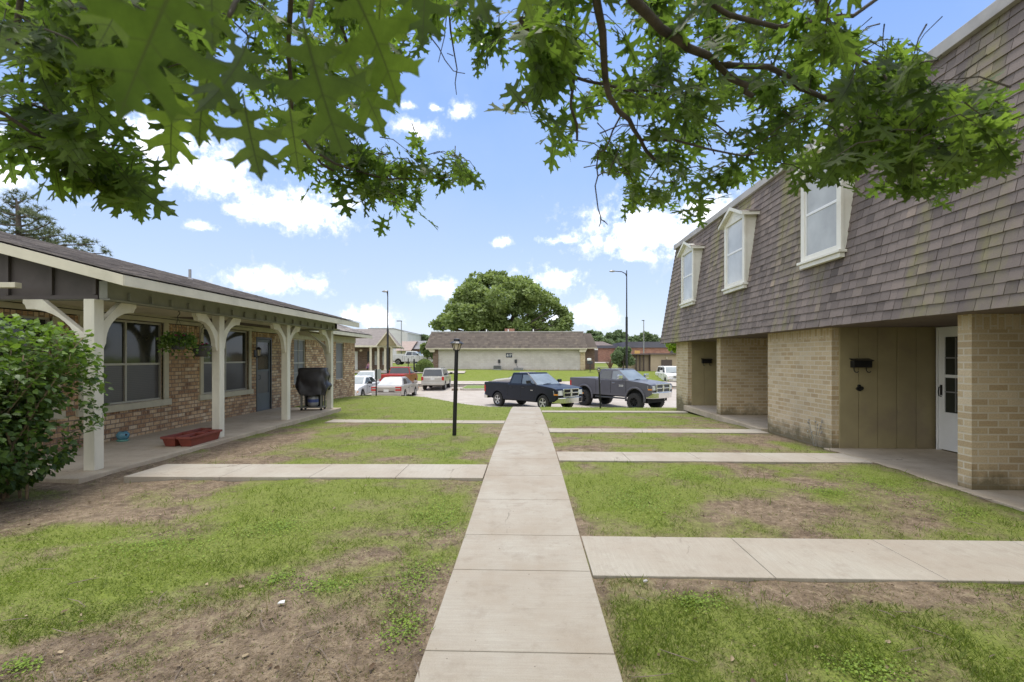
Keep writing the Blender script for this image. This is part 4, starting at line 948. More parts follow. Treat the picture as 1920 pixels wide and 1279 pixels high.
    if gr:
        a, z0, z1, st = gr; z0 += lift; z1 += lift
        g = MB(); g.box(xF - .06, xF + .025, -a, a, z0, z1); G = g.build("grille", M['under'] if st != 'mesh' else M['darkgrey'], t, .01)
        f = MB(); e = .038; x0, x1 = xF - .05, xF + .055
        f.box(x0, x1, -a - e, a + e, z1 - .01, z1 + e); f.box(x0, x1, -a - e, a + e, z0 - e, z0 + .01)
        f.box(x0, x1, -a - e, -a + .01, z0, z1); f.box(x0, x1, a - .01, a + e, z0, z1)
        if st in ('cross', 'mesh'): f.box(x0, x1 - .005, -.05, .05, z0, z1); f.box(x0, x1 - .008, -a, a, (z0 + z1) / 2 - .028, (z0 + z1) / 2 + .028)
        else: f.box(x0, x1 - .008, -a, a, (z0 + z1) / 2 - .03, (z0 + z1) / 2 + .03)
        f.build("grille_frame", M['chrome'], G, .012)
        if st in ('cross', 'mesh'):
            e_ = MB(); zc = (z0 + z1) / 2; e_.prism([(-.05, zc + .13), (.05, zc + .13), (.085, zc + .03), (.055, zc - .02), (.03, zc - .12), (-.03, zc - .12), (-.055, zc - .02), (-.085, zc + .03)], 0, xF + .045, xF + .07); e_.build("emblem", M['chrome'], G, .008)
        else:
            e_ = MB(); zc = (z0 + z1) / 2; e_.box(xF + .04, xF + .06, -.1, .1, zc - .03, zc + .03); e_.build("emblem", M['chrome'], G, .01)
    else:
        g = MB(); g.box(xF - .06, xF + .02, -.42, .42, S['head'][2] + lift - .08, S['head'][2] + lift + .08); g.build("grille", M['under'], t, .02)
    return t

TRUCK = dict(hw=.98, r=.40, tw=.27, wx=(1.85, -1.72), ar=.48, sill=.44, belt=1.28,
    rearlow=[(-2.84, .60), (-2.3, .52)], top=[(2.62, .48), (2.82, .62), (2.86, 1.02), (2.78, 1.13), (2.5, 1.19), (1.45, 1.30), (1.2, 1.29), (-.84, 1.29), (-.86, 1.345), (-2.86, 1.345), (-2.90, 1.27), (-2.87, .70)],
    cab=(-.84, 1.45, 1.24, -.66, .50, 1.90, .93, .74),
    side=[[(-.66, 1.33), (.17, 1.33), (.15, 1.80), (-.50, 1.80)], [(.25, 1.33), (1.22, 1.33), (1.15, 1.42), (.60, 1.80), (.23, 1.80)]],
    seams=(-.85, .2, 1.25), handles=(-.55, .42), mir=(1.0, 1.36), xR=-2.88, xF=2.872, tail=(.84, .985, .80, 1.18), head=(.58, .985, .82, 1.05), bump=(.42, .70), plate=.86,
    grille=(.52, .76, 1.10, 'cross'))
def place(wr, wf, S, extra=0):
    """centre and heading of a truck from the ground points under its camera-side wheels (rear, front)"""
    a, b = Vector(wr), Vector(wf); d = (b - a); rz = math.atan2(d.y, d.x); d.normalize(); n = Vector((-d.y, d.x)); xf, xr = S['wx']
    mid = (a + b) / 2 + n * (S['hw'] - S['tw'] / 2); c = mid - d * (xf + xr) / 2
    return (c.x, c.y), rz
S1 = dict(TRUCK, paint='p_navy')
(c, rz) = place((-1.57, 26.9), (.90, 24.25), S1)
t = vehicle("pickup_truck", "dark navy crew cab pickup truck with silver wheels, nose towards the walk end", "pickup truck", (c[0], c[1], g1(0, 25.6) + .02), rz, S1)
t.rotation_euler = (0, R(-.6), rz)
g = MB(); g.box(-2.75, -1.0, -.80, .80, 1.345, 1.37); g.build("bed_cover", M['brown_panel'], t, .01)
g = MB(); 
for i in range(3): g.box(1.0 + i * .06, 1.04 + i * .06, -.995, -.985, 1.0, 1.035)
g.build("side_badge", M['chrome'], t)
S2 = dict(TRUCK, paint='p_grey', lift=.30, r=.47, tw=.36, poke=.13, ar=.58, style='lift', flare=True, hmat='chrome', mmat='chrome', ms=1.35, bump=(.40, .72), grille=(.56, .74, 1.12, 'mesh'), head=(.62, .985, .84, 1.06), mir=(1.0, 1.38))
(c, rz) = place((3.60, 28.4), (5.80, 25.9), S2)
t = vehicle("pickup_truck", "lifted grey crew cab pickup truck on oversized black off-road tyres", "pickup truck", (c[0], c[1], g1(4.8, 26.5) + .02), rz, S2)
fc = bpy.data.curves.new("badge_text", 'FONT'); fc.body = "2500"; fc.size = .15; fc.extrude = .004
fo = bpy.data.objects.new("tmp", fc); COL.objects.link(fo); bpy.context.view_layer.update()
me = bpy.data.meshes.new_from_object(fo.evaluated_get(bpy.context.evaluated_depsgraph_get())); bpy.data.objects.remove(fo)
me.materials.clear(); me.materials.append(M['white']); bo = bpy.data.objects.new("side_badge", me); COL.objects.link(bo); bo.parent = t; bo.rotation_euler = (R(90), 0, 0); bo.location = (.78, -.987, 1.25)
g = MB(); g.tube([(-.9, -.95, .62), (1.25, -.95, .62)], .045, 8); g.build("side_step", M['darkgrey'], t)
g = MB(); g.lathe((.55, -.3, 2.195), [(.05, 0), (.04, .05)], 8); g.lathe((.3, 0, 2.195), [(.03, 0), (.01, .05)], 6); g.build("roof_aerial", M['black'], t)
SR = dict(TRUCK, paint='p_red', hw=.94, cab=(-.35, 1.45, 1.24, -.22, .55, 1.86, .90, .74), side=[[(-.15, 1.33), (1.22, 1.33), (1.15, 1.42), (.62, 1.77), (-.05, 1.77)]], seams=(-.35, 1.25), handles=(.0,), rbmat='grey_metal')
vehicle("pickup_truck", "bright red pickup truck seen from behind, nose against the far kerb", "pickup truck", (-10.45, 39.3, g1(-10, 39)), R(93), SR)
SUV = dict(paint='p_gold', hw=.90, r=.36, tw=.24, wx=(1.45, -1.30), ar=.44, sill=.40, belt=1.12, rearlow=[(-2.22, .50), (-1.9, .44)], top=[(2.1, .44), (2.26, .6), (2.27, .90), (2.1, 1.02), (1.2, 1.12), (1.0, 1.13), (-2.2, 1.13), (-2.27, 1.05), (-2.27, .6)],
    cab=(-2.23, 1.15, 1.08, -1.98, .30, 1.74, .87, .72), side=[[(-2.0, 1.18), (-1.05, 1.18), (-1.05, 1.64), (-1.85, 1.64)], [(-.97, 1.18), (-.05, 1.18), (-.05, 1.64), (-.97, 1.64)], [(.03, 1.18), (.92, 1.18), (.40, 1.64), (.03, 1.64)]],
    seams=(-1.0, 0, 1.0), handles=(-.8, .2), mir=(.8, 1.2), xR=-2.25, xF=2.285, tail=(.72, .905, .80, 1.10), head=(.53, .905, .72, .92), bump=(.42, .66), bmat='p_gold', plate=.84, mmat='black')
t = vehicle("suv", "silver sport utility vehicle seen from behind beside the grass island", "suv", (-7.55, 40.15, g1(-7, 40)), R(91.5), SUV)
g = MB(); g.tube([(-1.8, -.62, 1.76), (-1.6, -.64, 1.80), (0, -.64, 1.80), (.2, -.62, 1.76)], .02, 6); g.build("roof_rail", M['black'], t); g = MB(); g.tube([(-1.8, .62, 1.76), (-1.6, .64, 1.80), (0, .64, 1.80), (.2, .62, 1.76)], .02, 6); g.build("roof_rail", M['black'], t)
SED = dict(paint='p_silver', hw=.93, r=.33, tw=.22, wx=(1.5, -1.45), ar=.39, sill=.32, belt=.93, rearlow=[(-2.5, .42), (-2.0, .34)], top=[(2.4, .36), (2.55, .5), (2.55, .70), (2.3, .82), (1.1, .96), (.9, .97), (-1.7, 1.0), (-2.5, .97), (-2.6, .88), (-2.58, .45)],
    cab=(-1.95, 1.25, .93, -1.05, .20, 1.45, .86, .62), side=[[(-1.45, 1.02), (-.42, 1.02), (-.42, 1.36), (-1.05, 1.36)], [(-.34, 1.02), (.85, 1.02), (.15, 1.36), (-.34, 1.36)]], seams=(-.4, .75), handles=(-.65, .3), mir=(.65, .98), mmat='p_silver',
    xR=-2.57, xF=2.565, tail=(.56, .935, .66, .93), head=(.55, .935, .54, .70), bump=(.34, .56), bmat='p_silver', plate=.60, cabbev=.10, rglass='glass_curtain')
t = vehicle("sedan", "silver sedan seen from behind with red tail lamps at the lawn edge", "car", (-8.75, 32.1, g1(-8, 32) - .06), R(90.5), SED)
g = MB(); g.box(-2.595, -2.57, -.52, .52, .60, .67); g.build("trunk_strip", M['brown_panel'], t)
SW = dict(SED, paint='p_white', bmat='p_white', mmat='p_white', rglass='glass_car')
vehicle("sedan", "white sedan facing the lawn beyond the brick corner, windscreen in view", "car", (-13.75, 41.0, g1(-13, 41)), R(-84), SW)
vehicle("sedan", "white car mostly hidden behind the brick house corner, black mirror showing", "car", (-11.3, 31.6, g1(-11, 31)), R(-90), dict(SW, mmat='black'))
vehicle("sedan", "pale beige sedan mostly hidden behind the navy pickup", "car", (-.35, 39.4, g1(0, 39)), R(178), dict(SED, paint='p_gold', bmat='p_gold', mmat='p_gold'))
vehicle("suv", "white sport utility vehicle partly hidden by the tan brick end wall", "suv", (13.75, 46.2, -1.05), R(-91), dict(SUV, paint='p_white', bmat='chrome', mmat='p_white', hw=.98, grille=(.45, .72, .92, 'bar')))
# white service pickup far behind, in profile
SV = dict(TRUCK, paint='p_white', hw=.98, bmat='p_white', seams=(-.85, .2, 1.25, -1.1), top=[(2.62, .48), (2.82, .62), (2.86, 1.02), (2.78, 1.10), (2.5, 1.15), (1.45, 1.28), (1.2, 1.27), (-.84, 1.27), (-.86, 1.5), (-2.86, 1.5), (-2.90, 1.45), (-2.87, .70)])
pA = at(770, 67); vehicle("service_truck", "white service pickup with tool boxes passing on the far road", "pickup truck", (pA.x + .2, 67, g1(-15, 67) + .25), R(0), SV, None)
pA = at(812, 76); vehicle("sedan", "white car half hidden behind the round clipped bush", "car", (pA.x - 1.2, 76, g1(-15, 76) + .35), R(0), SW, None)
# ================================================================ BACKGROUND BUILDINGS
def bld(name, label, cat, x, y): return thing(name, label, cat, (x, y, g1(x, y)))
# white brick block with mansard
Wb = bld("white_brick_building", "low white brick building with a shingled mansard roof across the lot", "building", -2, 54)
xa, xb, xc, xd = at(822, 54).x, at(1088, 54).x, at(812, 54).x, at(1097, 54).x
m = MB(); m.box(xa, xb, 54, 64, -.1, 2.5); B(m, "wall", M['brickW'], Wb)
for a, b in ((xc, xa), (xb, xd)):
    m = MB(); m.box(a, b, 53.9, 64, -.1, 2.5); B(m, "brick_pier", M['brickBr'] if a == xc else M['brickR'], Wb)
x0, x1 = at(797, 53.3).x, at(1101, 53.3).x
m = MB(); m.box(x0 + .1, x1, 53.25, 53.35, 2.44, 2.56); m.box(x0 + .1, x0 + .2, 53.35, 64, 2.44, 2.56); m.box(x1 - .1, x1, 53.35, 64, 2.44, 2.56); m.box(x0 + .2, x1 - .1, 53.35, 64, 2.50, 2.55)
m.prism([(x0 + .5, 2.44), (x0 + 1.3, 2.44), (x0 + 1.3, 2.0), (x0 + .8, 2.05)], 1, 53.5, 53.89) if False else None
B(m, "trim_band", M['cream'], Wb)
for a, b in ((at(803, 53.6).x, at(815, 53.6).x), (at(1086, 53.6).x, at(1100, 53.6).x)):
    m = MB(); m.add([(a, 53.4, 2.44), (b, 53.4, 2.44), (b - .15 if a > 0 else b, 53.4, 2.12), (a if a > 0 else a + .25, 53.4, 2.12), (a, 53.88, 2.44), (b, 53.88, 2.44), (b - .15 if a > 0 else b, 53.88, 2.12), (a if a > 0 else a + .25, 53.88, 2.12)],
        [(0, 1, 2, 3)[::-1], (4, 5, 6, 7), (0, 1, 5, 4), (1, 2, 6, 5), (2, 3, 7, 6), (3, 0, 4, 7)]); B(m, "soffit_end", M['cream'], Wb)
m = MB(); t0, t1 = at(810, 54).x, at(1093, 54).x
m.add([(x0, 53.3, 2.56), (x1, 53.3, 2.56), (x1, 65, 2.56), (x0, 65, 2.56), (t0, 53.85, 4.35), (t1, 53.85, 4.35), (t1, 64.5, 4.35), (t0, 64.5, 4.35)], [(4, 5, 6, 7), (0, 1, 5, 4), (1, 2, 6, 5), (2, 3, 7, 6), (3, 0, 4, 7)])
Rf = thing("mansard_roof", None, None); Rf.parent = Wb; Rf.location = (0, 0, 3)
B(m, "roof_deck", M['brownroof'], Rf)
s = MB(); shingles(s, (x0, 53.27, 2.57), (x1 - x0, 0, 0), (0, .55, 1.78), Vector((0, -1, .3)), .2, .34, .03, 12, lo=t0 - x0, hi=x1 - t1); B(s, "shingles", M['shF'], Rf)
m = MB(); m.box(t0 - .05, t1 + .05, 53.75, 64.6, 4.351, 4.46); B(m, "parapet_cap", M['capflash'], Rf)
m = MB(); c = at(955, 57); m.box(c.x - .55, c.x + .6, 57, 58, 4.4, 4.95); B(m, "chimney", M['brickRed'], Rf)
for px in (912, 953, 1000):
    m = MB(); c = at(px, 56); m.lathe((c.x, 56, 4.4), [(.06, 0), (.06, .42)], 8); B(m, "vent_pipe", M['white'], Rf)
# recessed wing to the right
m = MB(); a, b = at(1097, 57).x, at(1115, 57).x; m.box(a, b, 57, 66, -.1, 2.5); B(m, "wing_wall", M['brickBr'], Wb)
m = MB(); a, b = at(1092, 56).x, at(1120, 56).x; a2, b2 = at(1092, 56.5).x, at(1108, 56.5).x
m.add([(a, 56, 2.66), (b, 56, 2.66), (b, 66, 2.66), (a, 66, 2.66), (a2, 56.5, 4.35), (b2, 56.5, 4.35), (b2, 66, 4.35), (a2, 66, 4.35)], [(4, 5, 6, 7), (0, 1, 5, 4), (1, 2, 6, 5), (2, 3, 7, 6), (3, 0, 4, 7), (0, 3, 2, 1)])
B(m, "wing_roof", M['shF'], Wb); m = MB(); m.box(a, b, 55.95, 56.05, 2.56, 2.66); B(m, "wing_trim", M['cream'], Wb)
# number sign
def text(s, size, mat, parent, loc, ex=.006, name="lettering"):
    fc = bpy.data.curves.new("t", 'FONT'); fc.body = s; fc.size = size; fc.extrude = ex; fc.offset = size * .02; fc.align_x = 'CENTER'; fc.align_y = 'CENTER'
    fo = bpy.data.objects.new("t", fc); COL.objects.link(fo); bpy.context.view_layer.update()
    me = bpy.data.meshes.new_from_object(fo.evaluated_get(bpy.context.evaluated_depsgraph_get())); bpy.data.objects.remove(fo)
    me.materials.clear(); me.materials.append(mat); o = bpy.data.objects.new(name, me); COL.objects.link(o); o.parent = parent; o.rotation_euler = (R(90), 0, 0); o.location = loc; return o
c = at(954.5, 53.9, 666.3); sg = thing("number_sign", "dark navy building number sign on the white brick wall", "sign", (c.x, 53.97, c.z))
m = MB(); m.box(-.34, .34, -.03, 0, -.24, .24); m.build("board", M['navy'], sg, .01); text("617", .36, M['white'], sg, (0, -.032, 0))
# cooling units and meters
for px0, px1, y0, y1, lab, sty in ((925, 940, 686, 698.5, "grey slatted cooling unit below the left meter on the white brick wall", 0), (963, 981, 689.5, 697.5, "wide low cooling unit with vertical slots by the white brick wall", 1)):
    a, b = at(px0, 53.2), at(px1, 53.2); zt, zb2 = at(px0, 53.2, y0).z, g1(0, 53.2); u = thing("cooling_unit", lab, "cooling unit", ((a.x + b.x) / 2, 53.3, zb2)); w2 = (b.x - a.x) / 2; hh = zt - zb2
    m = MB(); m.box(-w2, w2, -.3, .4, 0, hh); m.build("casing", M['grey_metal'], u, .02)
    m = MB()
    if sty == 0:
        for k in range(5): m.box(-w2 + .06, w2 - .06, -.315, -.30, .16 + k * hh / 6.5, .16 + k * hh / 6.5 + .05)
    else:
        for k in range(6): m.box(-w2 + .08 + k * (2 * w2 - .1) / 6, -w2 + .08 + k * (2 * w2 - .1) / 6 + .10, -.315, -.30, .1, hh - .1)
    m.build("louvre", M['darkgrey'], u)
for px, lab in ((936, "grey electric meter above the slatted cooling unit"), (967, "grey electric meter with a cable running down the wall")):
    c = at(px, 53.9, 677.5); u = thing("electric_meter", lab, "meter", (c.x, 53.99, c.z)); m = MB(); m.box(-.13, .13, -.12, 0, -.2, .2); m.lathe((0, -.12, .05), [(.09, 0), (.09, -.08)], 12, axis='y'); m.build("meter_box", M['darkgrey'], u, .01)
    m = MB(); m.tube([(0, -.03, -.2), (0, -.03, -.45)] if px == 936 else [(.03, -.03, -.2), (.12, -.03, -.5), (.25, -.03, -.75)], .03, 6); m.build("conduit", M['grey_metal'], u)

# portico house on the left
PH = bld("portico_house", "brown brick house with a gabled porch on white columns behind the red pickup", "house", at(741, 50).x, 50)
gh = .2
xl, xr = -26, at(741, 50).x
m = MB(); m.box(xl, at(736, 53).x, 53, 63, gh - .4, 2.75); B(m, "wall", M['brickBr'], PH)
m = MB(); e0 = at(748, 49.6).x; zr = at(700, 56, 617).z
m.add([(xl - 3, 49.9, 2.72), (e0, 49.9, 2.72), (e0, 64, 2.72), (xl - 3, 64, 2.72), (xl - 1, 57, zr), (e0 - 1.7, 57, zr)], [(0, 1, 5, 4), (1, 2, 5), (2, 3, 4, 5), (3, 0, 4), (0, 3, 2, 1)])
B(m, "roof", simple('taupe_shingles', (.215, .185, .165), .9, .14, 3, .2), PH)
m = MB(); m.box(xl - 3, e0 + .02, 49.84, 49.9, 2.60, 2.78); m.box(e0, e0 + .06, 49.9, 64, 2.60, 2.78); m.box(xl - 3, e0, 49.95, 53, 2.62, 2.66); B(m, "fascia", M['fascia'], PH)
ga, gb, gc = at(704, 49.4), at(743, 49.4), at(724.5, 49.4); zg0 = at(704, 49.4, 648).z; zg = at(704, 49.4, 620.5).z
m = MB(); m.add([(ga.x + .15, 49.5, zg0), (gb.x - .15, 49.5, zg0), (gc.x, 49.5, zg - .12)], [(0, 1, 2)]); m.add([(ga.x, 49.3, zg0), (gc.x, 49.3, zg), (gc.x, 57, zg), (ga.x, 54, zg0)], [(0, 1, 2, 3)]); 
B(m, "gable_siding", M['tan'], PH)
m = MB(); m.add([(gc.x, 49.25, zg), (gb.x, 49.25, zg0), (gb.x, 54, zg0), (gc.x, 57, zg), (ga.x, 49.25, zg0), (ga.x, 54, zg0)], [(0, 1, 2, 3), (0, 3, 5, 4)]); B(m, "gable_roof", simple('taupe_shingles', (.27, .225, .20)), PH)
m = MB()
for q in (ga, gb): m.add([(q.x, 49.2, zg0), (q.x, 49.2, zg0 - .16), (gc.x, 49.2, zg - .18), (gc.x, 49.2, zg + .03), (q.x, 49.3, zg0), (q.x, 49.3, zg0 - .16), (gc.x, 49.3, zg - .18), (gc.x, 49.3, zg + .03)], [(0, 1, 2, 3), (7, 6, 5, 4), (0, 3, 7, 4), (1, 2, 6, 5)])
B(m, "gable_trim", M['fascia'], PH)
for px in (697, 710.6, 722.8, 734.2):
    c = at(px, 50); m = MB(); m.lathe((c.x, 50.1, gh - .1), [(.2, 0), (.2, .12), (.125, .16), (.115, 2.35), (.17, 2.42), (.17, 2.55)], 14); B(m, "column", M['cream'], PH)
for px0, px1, z0, z1, mt, nm in ((680, 686, gh, 2.2, 'white', "door"), (674, 678, .9, 2.2, 'glass_dark', "window"), (716, 720, .7, 2.2, 'glass_curtain', "window"), (730, 733, .7, 2.2, 'glass_curtain', "window"), (703, 707, gh, 2.2, 'darkgrey', "door")):
    a, b = at(px0, 53), at(px1, 53); m = MB(); m.box(a.x, b.x, 52.94, 52.995, z0, z1); B(m, nm, M[mt], PH)
m = MB(); m.box(xl, xr, 49.7, 53, gh - .4, gh - .02); B(m, "porch_slab", M['porch'], PH)
m = MB(); c = at(684, 51); m.lathe((c.x, 51, 2.3), [(.05, .1), (.16, 0), (.12, -.12), (.03, -.15)], 10); B(m, "porch_lamp", M['lamp_glass'], PH)
PH.rotation_euler = (0, 0, R(13))

# red brick hall behind, right
RH = bld("red_brick_hall", "long low red brick hall with a dark fascia beyond the street", "building", 25, 105)
a, b, c2, d2 = at(1107, 110), at(1152, 110), at(1180, 105), at(1285, 105)
zb3 = .4
m = MB(); m.box(a.x, b.x, 110, 120, zb3, at(1107, 110, 653).z); m.box(c2.x, d2.x, 105, 120, zb3, at(1200, 105, 652).z); m.box(b.x, c2.x, 112, 120, zb3, at(1107, 112, 653).z); B(m, "wall", M['brickRed'], RH)
m = MB(); m.box(a.x - 1, b.x + .3, 109.5, 120, at(1107, 110, 653).z + .002, at(1107, 110, 648).z); m.box(c2.x - 1.0, d2.x, 104.5, 120, at(1107, 105, 652).z + .002, at(1107, 105, 641).z); B(m, "fascia", simple('slate_fascia', (.10, .10, .125), .7, .1, .5, 0), RH)
m = MB(); z = at(1107, 112, 648).z; z2 = at(1107, 114, 640.5).z; m.add([(a.x, 111, z), (b.x, 111, z), (b.x - 2, 114, z2), (a.x + 1, 114, z2)], [(0, 1, 2, 3)]); m.box(a.x + 1, b.x - 2, 114, 120, z, z2); B(m, "roof", M['brownroof'], RH)
a, b = at(1113.5, 109.9), at(1121, 109.9); m = MB(); m.box(a.x, b.x, 109.8, 109.99, at(0, 110, 657).z, at(0, 110, 653).z); B(m, "door_panel", M['white'], RH); m = MB(); m.box(a.x, b.x, 109.8, 109.99, zb3, at(0, 110, 657).z - .01); B(m, "door", M['brown_door'], RH)
a, b = at(1257, 104.9), at(1266, 104.9); m = MB(); m.box(a.x, b.x, 104.2, 104.49, at(0, 104.4, 649).z, at(0, 104.4, 645.5).z); B(m, "roof_cap", M['white'], RH)
m = MB(); m.box(a.x, b.x, 104.9, 104.99, at(0, 104.9, 663).z, at(0, 104.9, 657).z); B(m, "window", M['glass_dark'], RH); m = MB(); m.box(a.x, b.x, 104.9, 104.99, at(0, 104.9, 657).z + .01, at(0, 104.9, 653).z); B(m, "window_panel", M['white'], RH)
a, b = at(1190, 90), at(1200, 90); o = MB().box(a.x, b.x, 90, 90.1, at(0, 90, 663.5).z, at(0, 90, 658).z).build("orange_panel", M['orange']); tag(o, "orange board in front of the red brick hall", "board")
# tan flat building with brown door
TB = bld("tan_building", "flat roofed tan building with a brown door and dark corner posts", "building", 13, 52)
a, b, c3 = at(1184, 51), at(1220, 51), at(1290, 51)
m = MB(); m.box(b.x, c3.x, 51, 60, -.9, 1.83); m.box(a.x + .3, b.x, 51.6, 60, -.9, 1.8); B(m, "wall", M['tanwall'], TB)
m = MB(); m.box(b.x - .15, c3.x, 50.6, 60, 1.832, 1.98); m.box(a.x, b.x - .16, 50.8, 60, 1.81, 1.90); B(m, "roof_edge", M['brownroof'], TB)
for px in (1192, 1199, 1206, 1217): m = MB(); q = at(px, 51.5); m.box(q.x - .055, q.x + .055, 51.2, 51.38, -.9, 1.8); B(m, "post", M['brown_door'], TB)
q0, q1 = at(1240, 50.95), at(1260, 50.95); D = thing("door", None, None); D.parent = TB; m = MB(); m.box(q0.x, q1.x, 50.93, 50.99, -.75, at(0, 51, 674.5).z); B(m, "door_leaf", M['brown_door'], D)
m = MB(); q = at(1257, 50.9); m.lathe((q.x, 50.93, .25), [(.05, 0), (.05, -.06)], 8, axis='y'); B(m, "handle", M['white'], D)
m = MB(); q = at(1250, 50.9); m.box(q.x - .04, q.x + .04, 50.8, 50.99, 1.35, 1.6); B(m, "wall_lamp", M['lamp_glass'], TB)
# far left: white metal hall, pink roofed house, grey roofed house
WH = bld("white_metal_hall", "tall white metal hall rising behind the portico house", "building", -35, 112)
a, b = at(690, 110), at(764, 110); m = MB(); z0, z1, z2 = g1(0, 110), at(0, 110, 618.5).z, at(0, 110, 625).z
m.add([(a.x, 110, z0), (b.x, 110, z0), (b.x, 110, z2), (at(738, 110).x, 110, z1), (a.x, 110, z1), (a.x, 125, z0), (b.x, 125, z0), (b.x, 125, z2), (at(738, 110).x, 125, z1), (a.x, 125, z1)], [(0, 1, 2, 3, 4), (1, 6, 7, 2), (0, 4, 9, 5)])
for i in range(18): xx = a.x + (b.x - a.x) * (i + .5) / 18; m.box(xx, xx + .05, 109.95, 109.999, z0, z2 - .1)
B(m, "wall", M['white_wall'], WH)
m = MB(); m.add([(a.x, 109.9, z1), (at(738, 110).x, 109.9, z1), (b.x + .3, 109.9, z2), (b.x + .3, 125, z2), (at(738, 110).x, 125, z1), (a.x, 125, z1), (a.x, 109.9, z1 + .25), (at(738, 110).x, 109.9, z1 + .25), (b.x + .3, 109.9, z2 + .2), (b.x + .3, 125, z2 + .2), (at(738, 110).x, 125, z1 + .25), (a.x, 125, z1 + .25)],
    [(0, 1, 7, 6), (1, 2, 8, 7), (6, 7, 10, 11), (7, 8, 9, 10), (2, 3, 9, 8)]); B(m, "roof", M['grey_metal'], WH)
PK = bld("pink_roofed_house", "house with a faded pink roof and garage behind the service truck", "house", -24, 92)
a, b = at(738, 90), at(768, 90); z = lambda py, y=90: at(0, y, py).z
m = MB(); m.box(a.x, b.x, 92, 99, .2, z(658, 92)); B(m, "wall", M['cream'], PK)
m = MB(); m.add([(a.x, 91, z(658, 91)), (b.x, 91, z(658, 91)), (b.x, 96, z(641, 96)), (a.x, 96, z(641, 96))], [(0, 1, 2, 3)]); m.box(a.x, b.x, 96, 100, z(658, 96), z(641, 96)); B(m, "roof", M['pinkroof'], PK)
q0, q1 = at(760.5, 91.8), at(768, 91.8); m = MB(); m.box(q0.x, q1.x, 91.85, 91.98, .2, z(660, 92)); B(m, "garage_door", M['brown_door'], PK)
GK = bld("grey_roofed_house", "grey roofed brick house with blue doors behind the service truck", "house", -19, 95)
a, b = at(766, 94), at(803, 94)
m = MB(); m.box(a.x, b.x, 94, 101, .2, z(654, 94)); B(m, "wall", M['brickRed'], GK)
m = MB(); m.add([(a.x - .3, 93.2, z(655, 93.2)), (b.x, 93.2, z(655, 93.2)), (b.x, 98, z(640, 98)), (a.x - .3, 98, z(640, 98))], [(0, 1, 2, 3)]); m.box(a.x - .3, b.x, 98, 102, z(655, 98), z(640, 98)); B(m, "roof", M['greyroof'], GK)
q0, q1 = at(776, 93.9), at(789, 93.9); m = MB(); m.box(q0.x, q1.x, 93.85, 93.98, .2, z(660, 94)); B(m, "door", M['blue'], GK)

# ================================================================ LAMPS, POSTS, SIGNS
def lamp_post(x, y, h, s, label, lean=0):
    t = thing("lamp_post", label, "lamp post", (x, y, g1(x, y) - .04), 0, "black lantern posts in the lawn"); t.rotation_euler = (0, lean, 0)
    m = MB(); m.lathe((0, 0, 0), [(.038 * s, 0), (.038 * s, h * .64), (.040 * s, h * .64), (.040 * s, h * .66), (.037 * s, h * .66), (.036 * s, h - .21 * s)], 14); m.build("pole", M['black'], t, smooth=False)
    z = h - .21 * s
    m = MB(); m.lathe((0, 0, z), [(.05 * s, 0), (.062 * s, .01 * s), (.062 * s, .02 * s)], 6)
    for k in range(6): a = 2 * math.pi * k / 6; m.tube([(.058 * s * math.cos(a), .058 * s * math.sin(a), z + .02 * s), (.092 * s * math.cos(a), .092 * s * math.sin(a), z + .135 * s)], .006 * s, 4)
    m.lathe((0, 0, z + .135 * s), [(.135 * s, 0), (.14 * s, .006 * s), (.08 * s, .04 * s), (.062 * s, .05 * s), (.060 * s, .085 * s), (.045 * s, .09 * s), (.015 * s, .10 * s)], 12); m.build("lantern_frame", M['black'], t)
    m = MB(); m.lathe((0, 0, z + .02 * s), [(.052 * s, 0), (.085 * s, .115 * s)], 6); m.build("lantern_glass", M['lamp_glass'], t)
lamp_post(-1.435, 9.45, 1.92, 1.05, "black lantern post standing left of the walk, tallest on the lawn", R(1.5))
lamp_post(2.62, 17.2, 1.47, .72, "small black lantern post in front of the lifted grey pickup", R(-2.2))
def street(px, Y, ptop, rad, arm, mat, label, cat="street lamp", base=None):
    c = at(px, Y); top = at(px, Y, ptop).z; zb4 = g1(c.x, Y) if base is None else base; t = thing("street_lamp", label, cat, (c.x, Y, zb4)); h = top - zb4
    m = MB(); m.lathe((0, 0, 0), [(rad * 1.3, 0), (rad * 1.25, h * .58), (rad * .8, h * .58 + .05), (rad * .55, h)], 12); m.build("pole", mat, t)
    if arm:
        m = MB(); m.tube([(0, 0, h - .55), (arm * .08, 0, h - .3), (arm * .3, 0, h - .12), (arm * .85, 0, h - .06)], [.05, .045, .04, .035], 6); m.build("arm", mat, t)
        m = MB(); s = 1 if arm > 0 else -1; m.lathe((arm * .85, 0, h - .08), [(.02, .12), (.13, .08), (.2, 0), (.16, -.05), (.05, -.08)], 10, sx=1.5); m.build("lamp_head", M['grey_metal'], t)
    return t
street(1175, 44.5, 507, .085, -1.55, M['black'], "tall black street lamp with a curved arm behind the lifted grey pickup")
street(727, 43.5, 545, .075, -.3, M['black'], "tall slim black light pole beside the red pickup")
for px, top_, Y, ln, lab in ((752.5, 602.5, 92, -.9, "pale street light with a flat head above the service truck"), (1207, 601.5, 92, -.35, "pale flood light pole in front of the red brick hall")):
    c = at(px, Y); zt = at(px, Y, top_).z; t = thing("street_light", lab, "street light", (c.x, Y, g1(c.x, Y))); h = zt - g1(c.x, Y)
    m = MB(); m.lathe((0, 0, 0), [(.11, 0), (.08, h)], 8); m.build("pole", M['grey_metal'], t); m = MB(); m.box(ln, .12, -.12, .12, h - .02, h + .12); m.build("lamp_head", M['darkgrey'], t)
c = at(705.5, 20.6); t = thing("sign_post", "short black post carrying the plain grey back of a sign at the lawn edge", "sign", (c.x, 20.6, g1(c.x, 20.6) - .1))
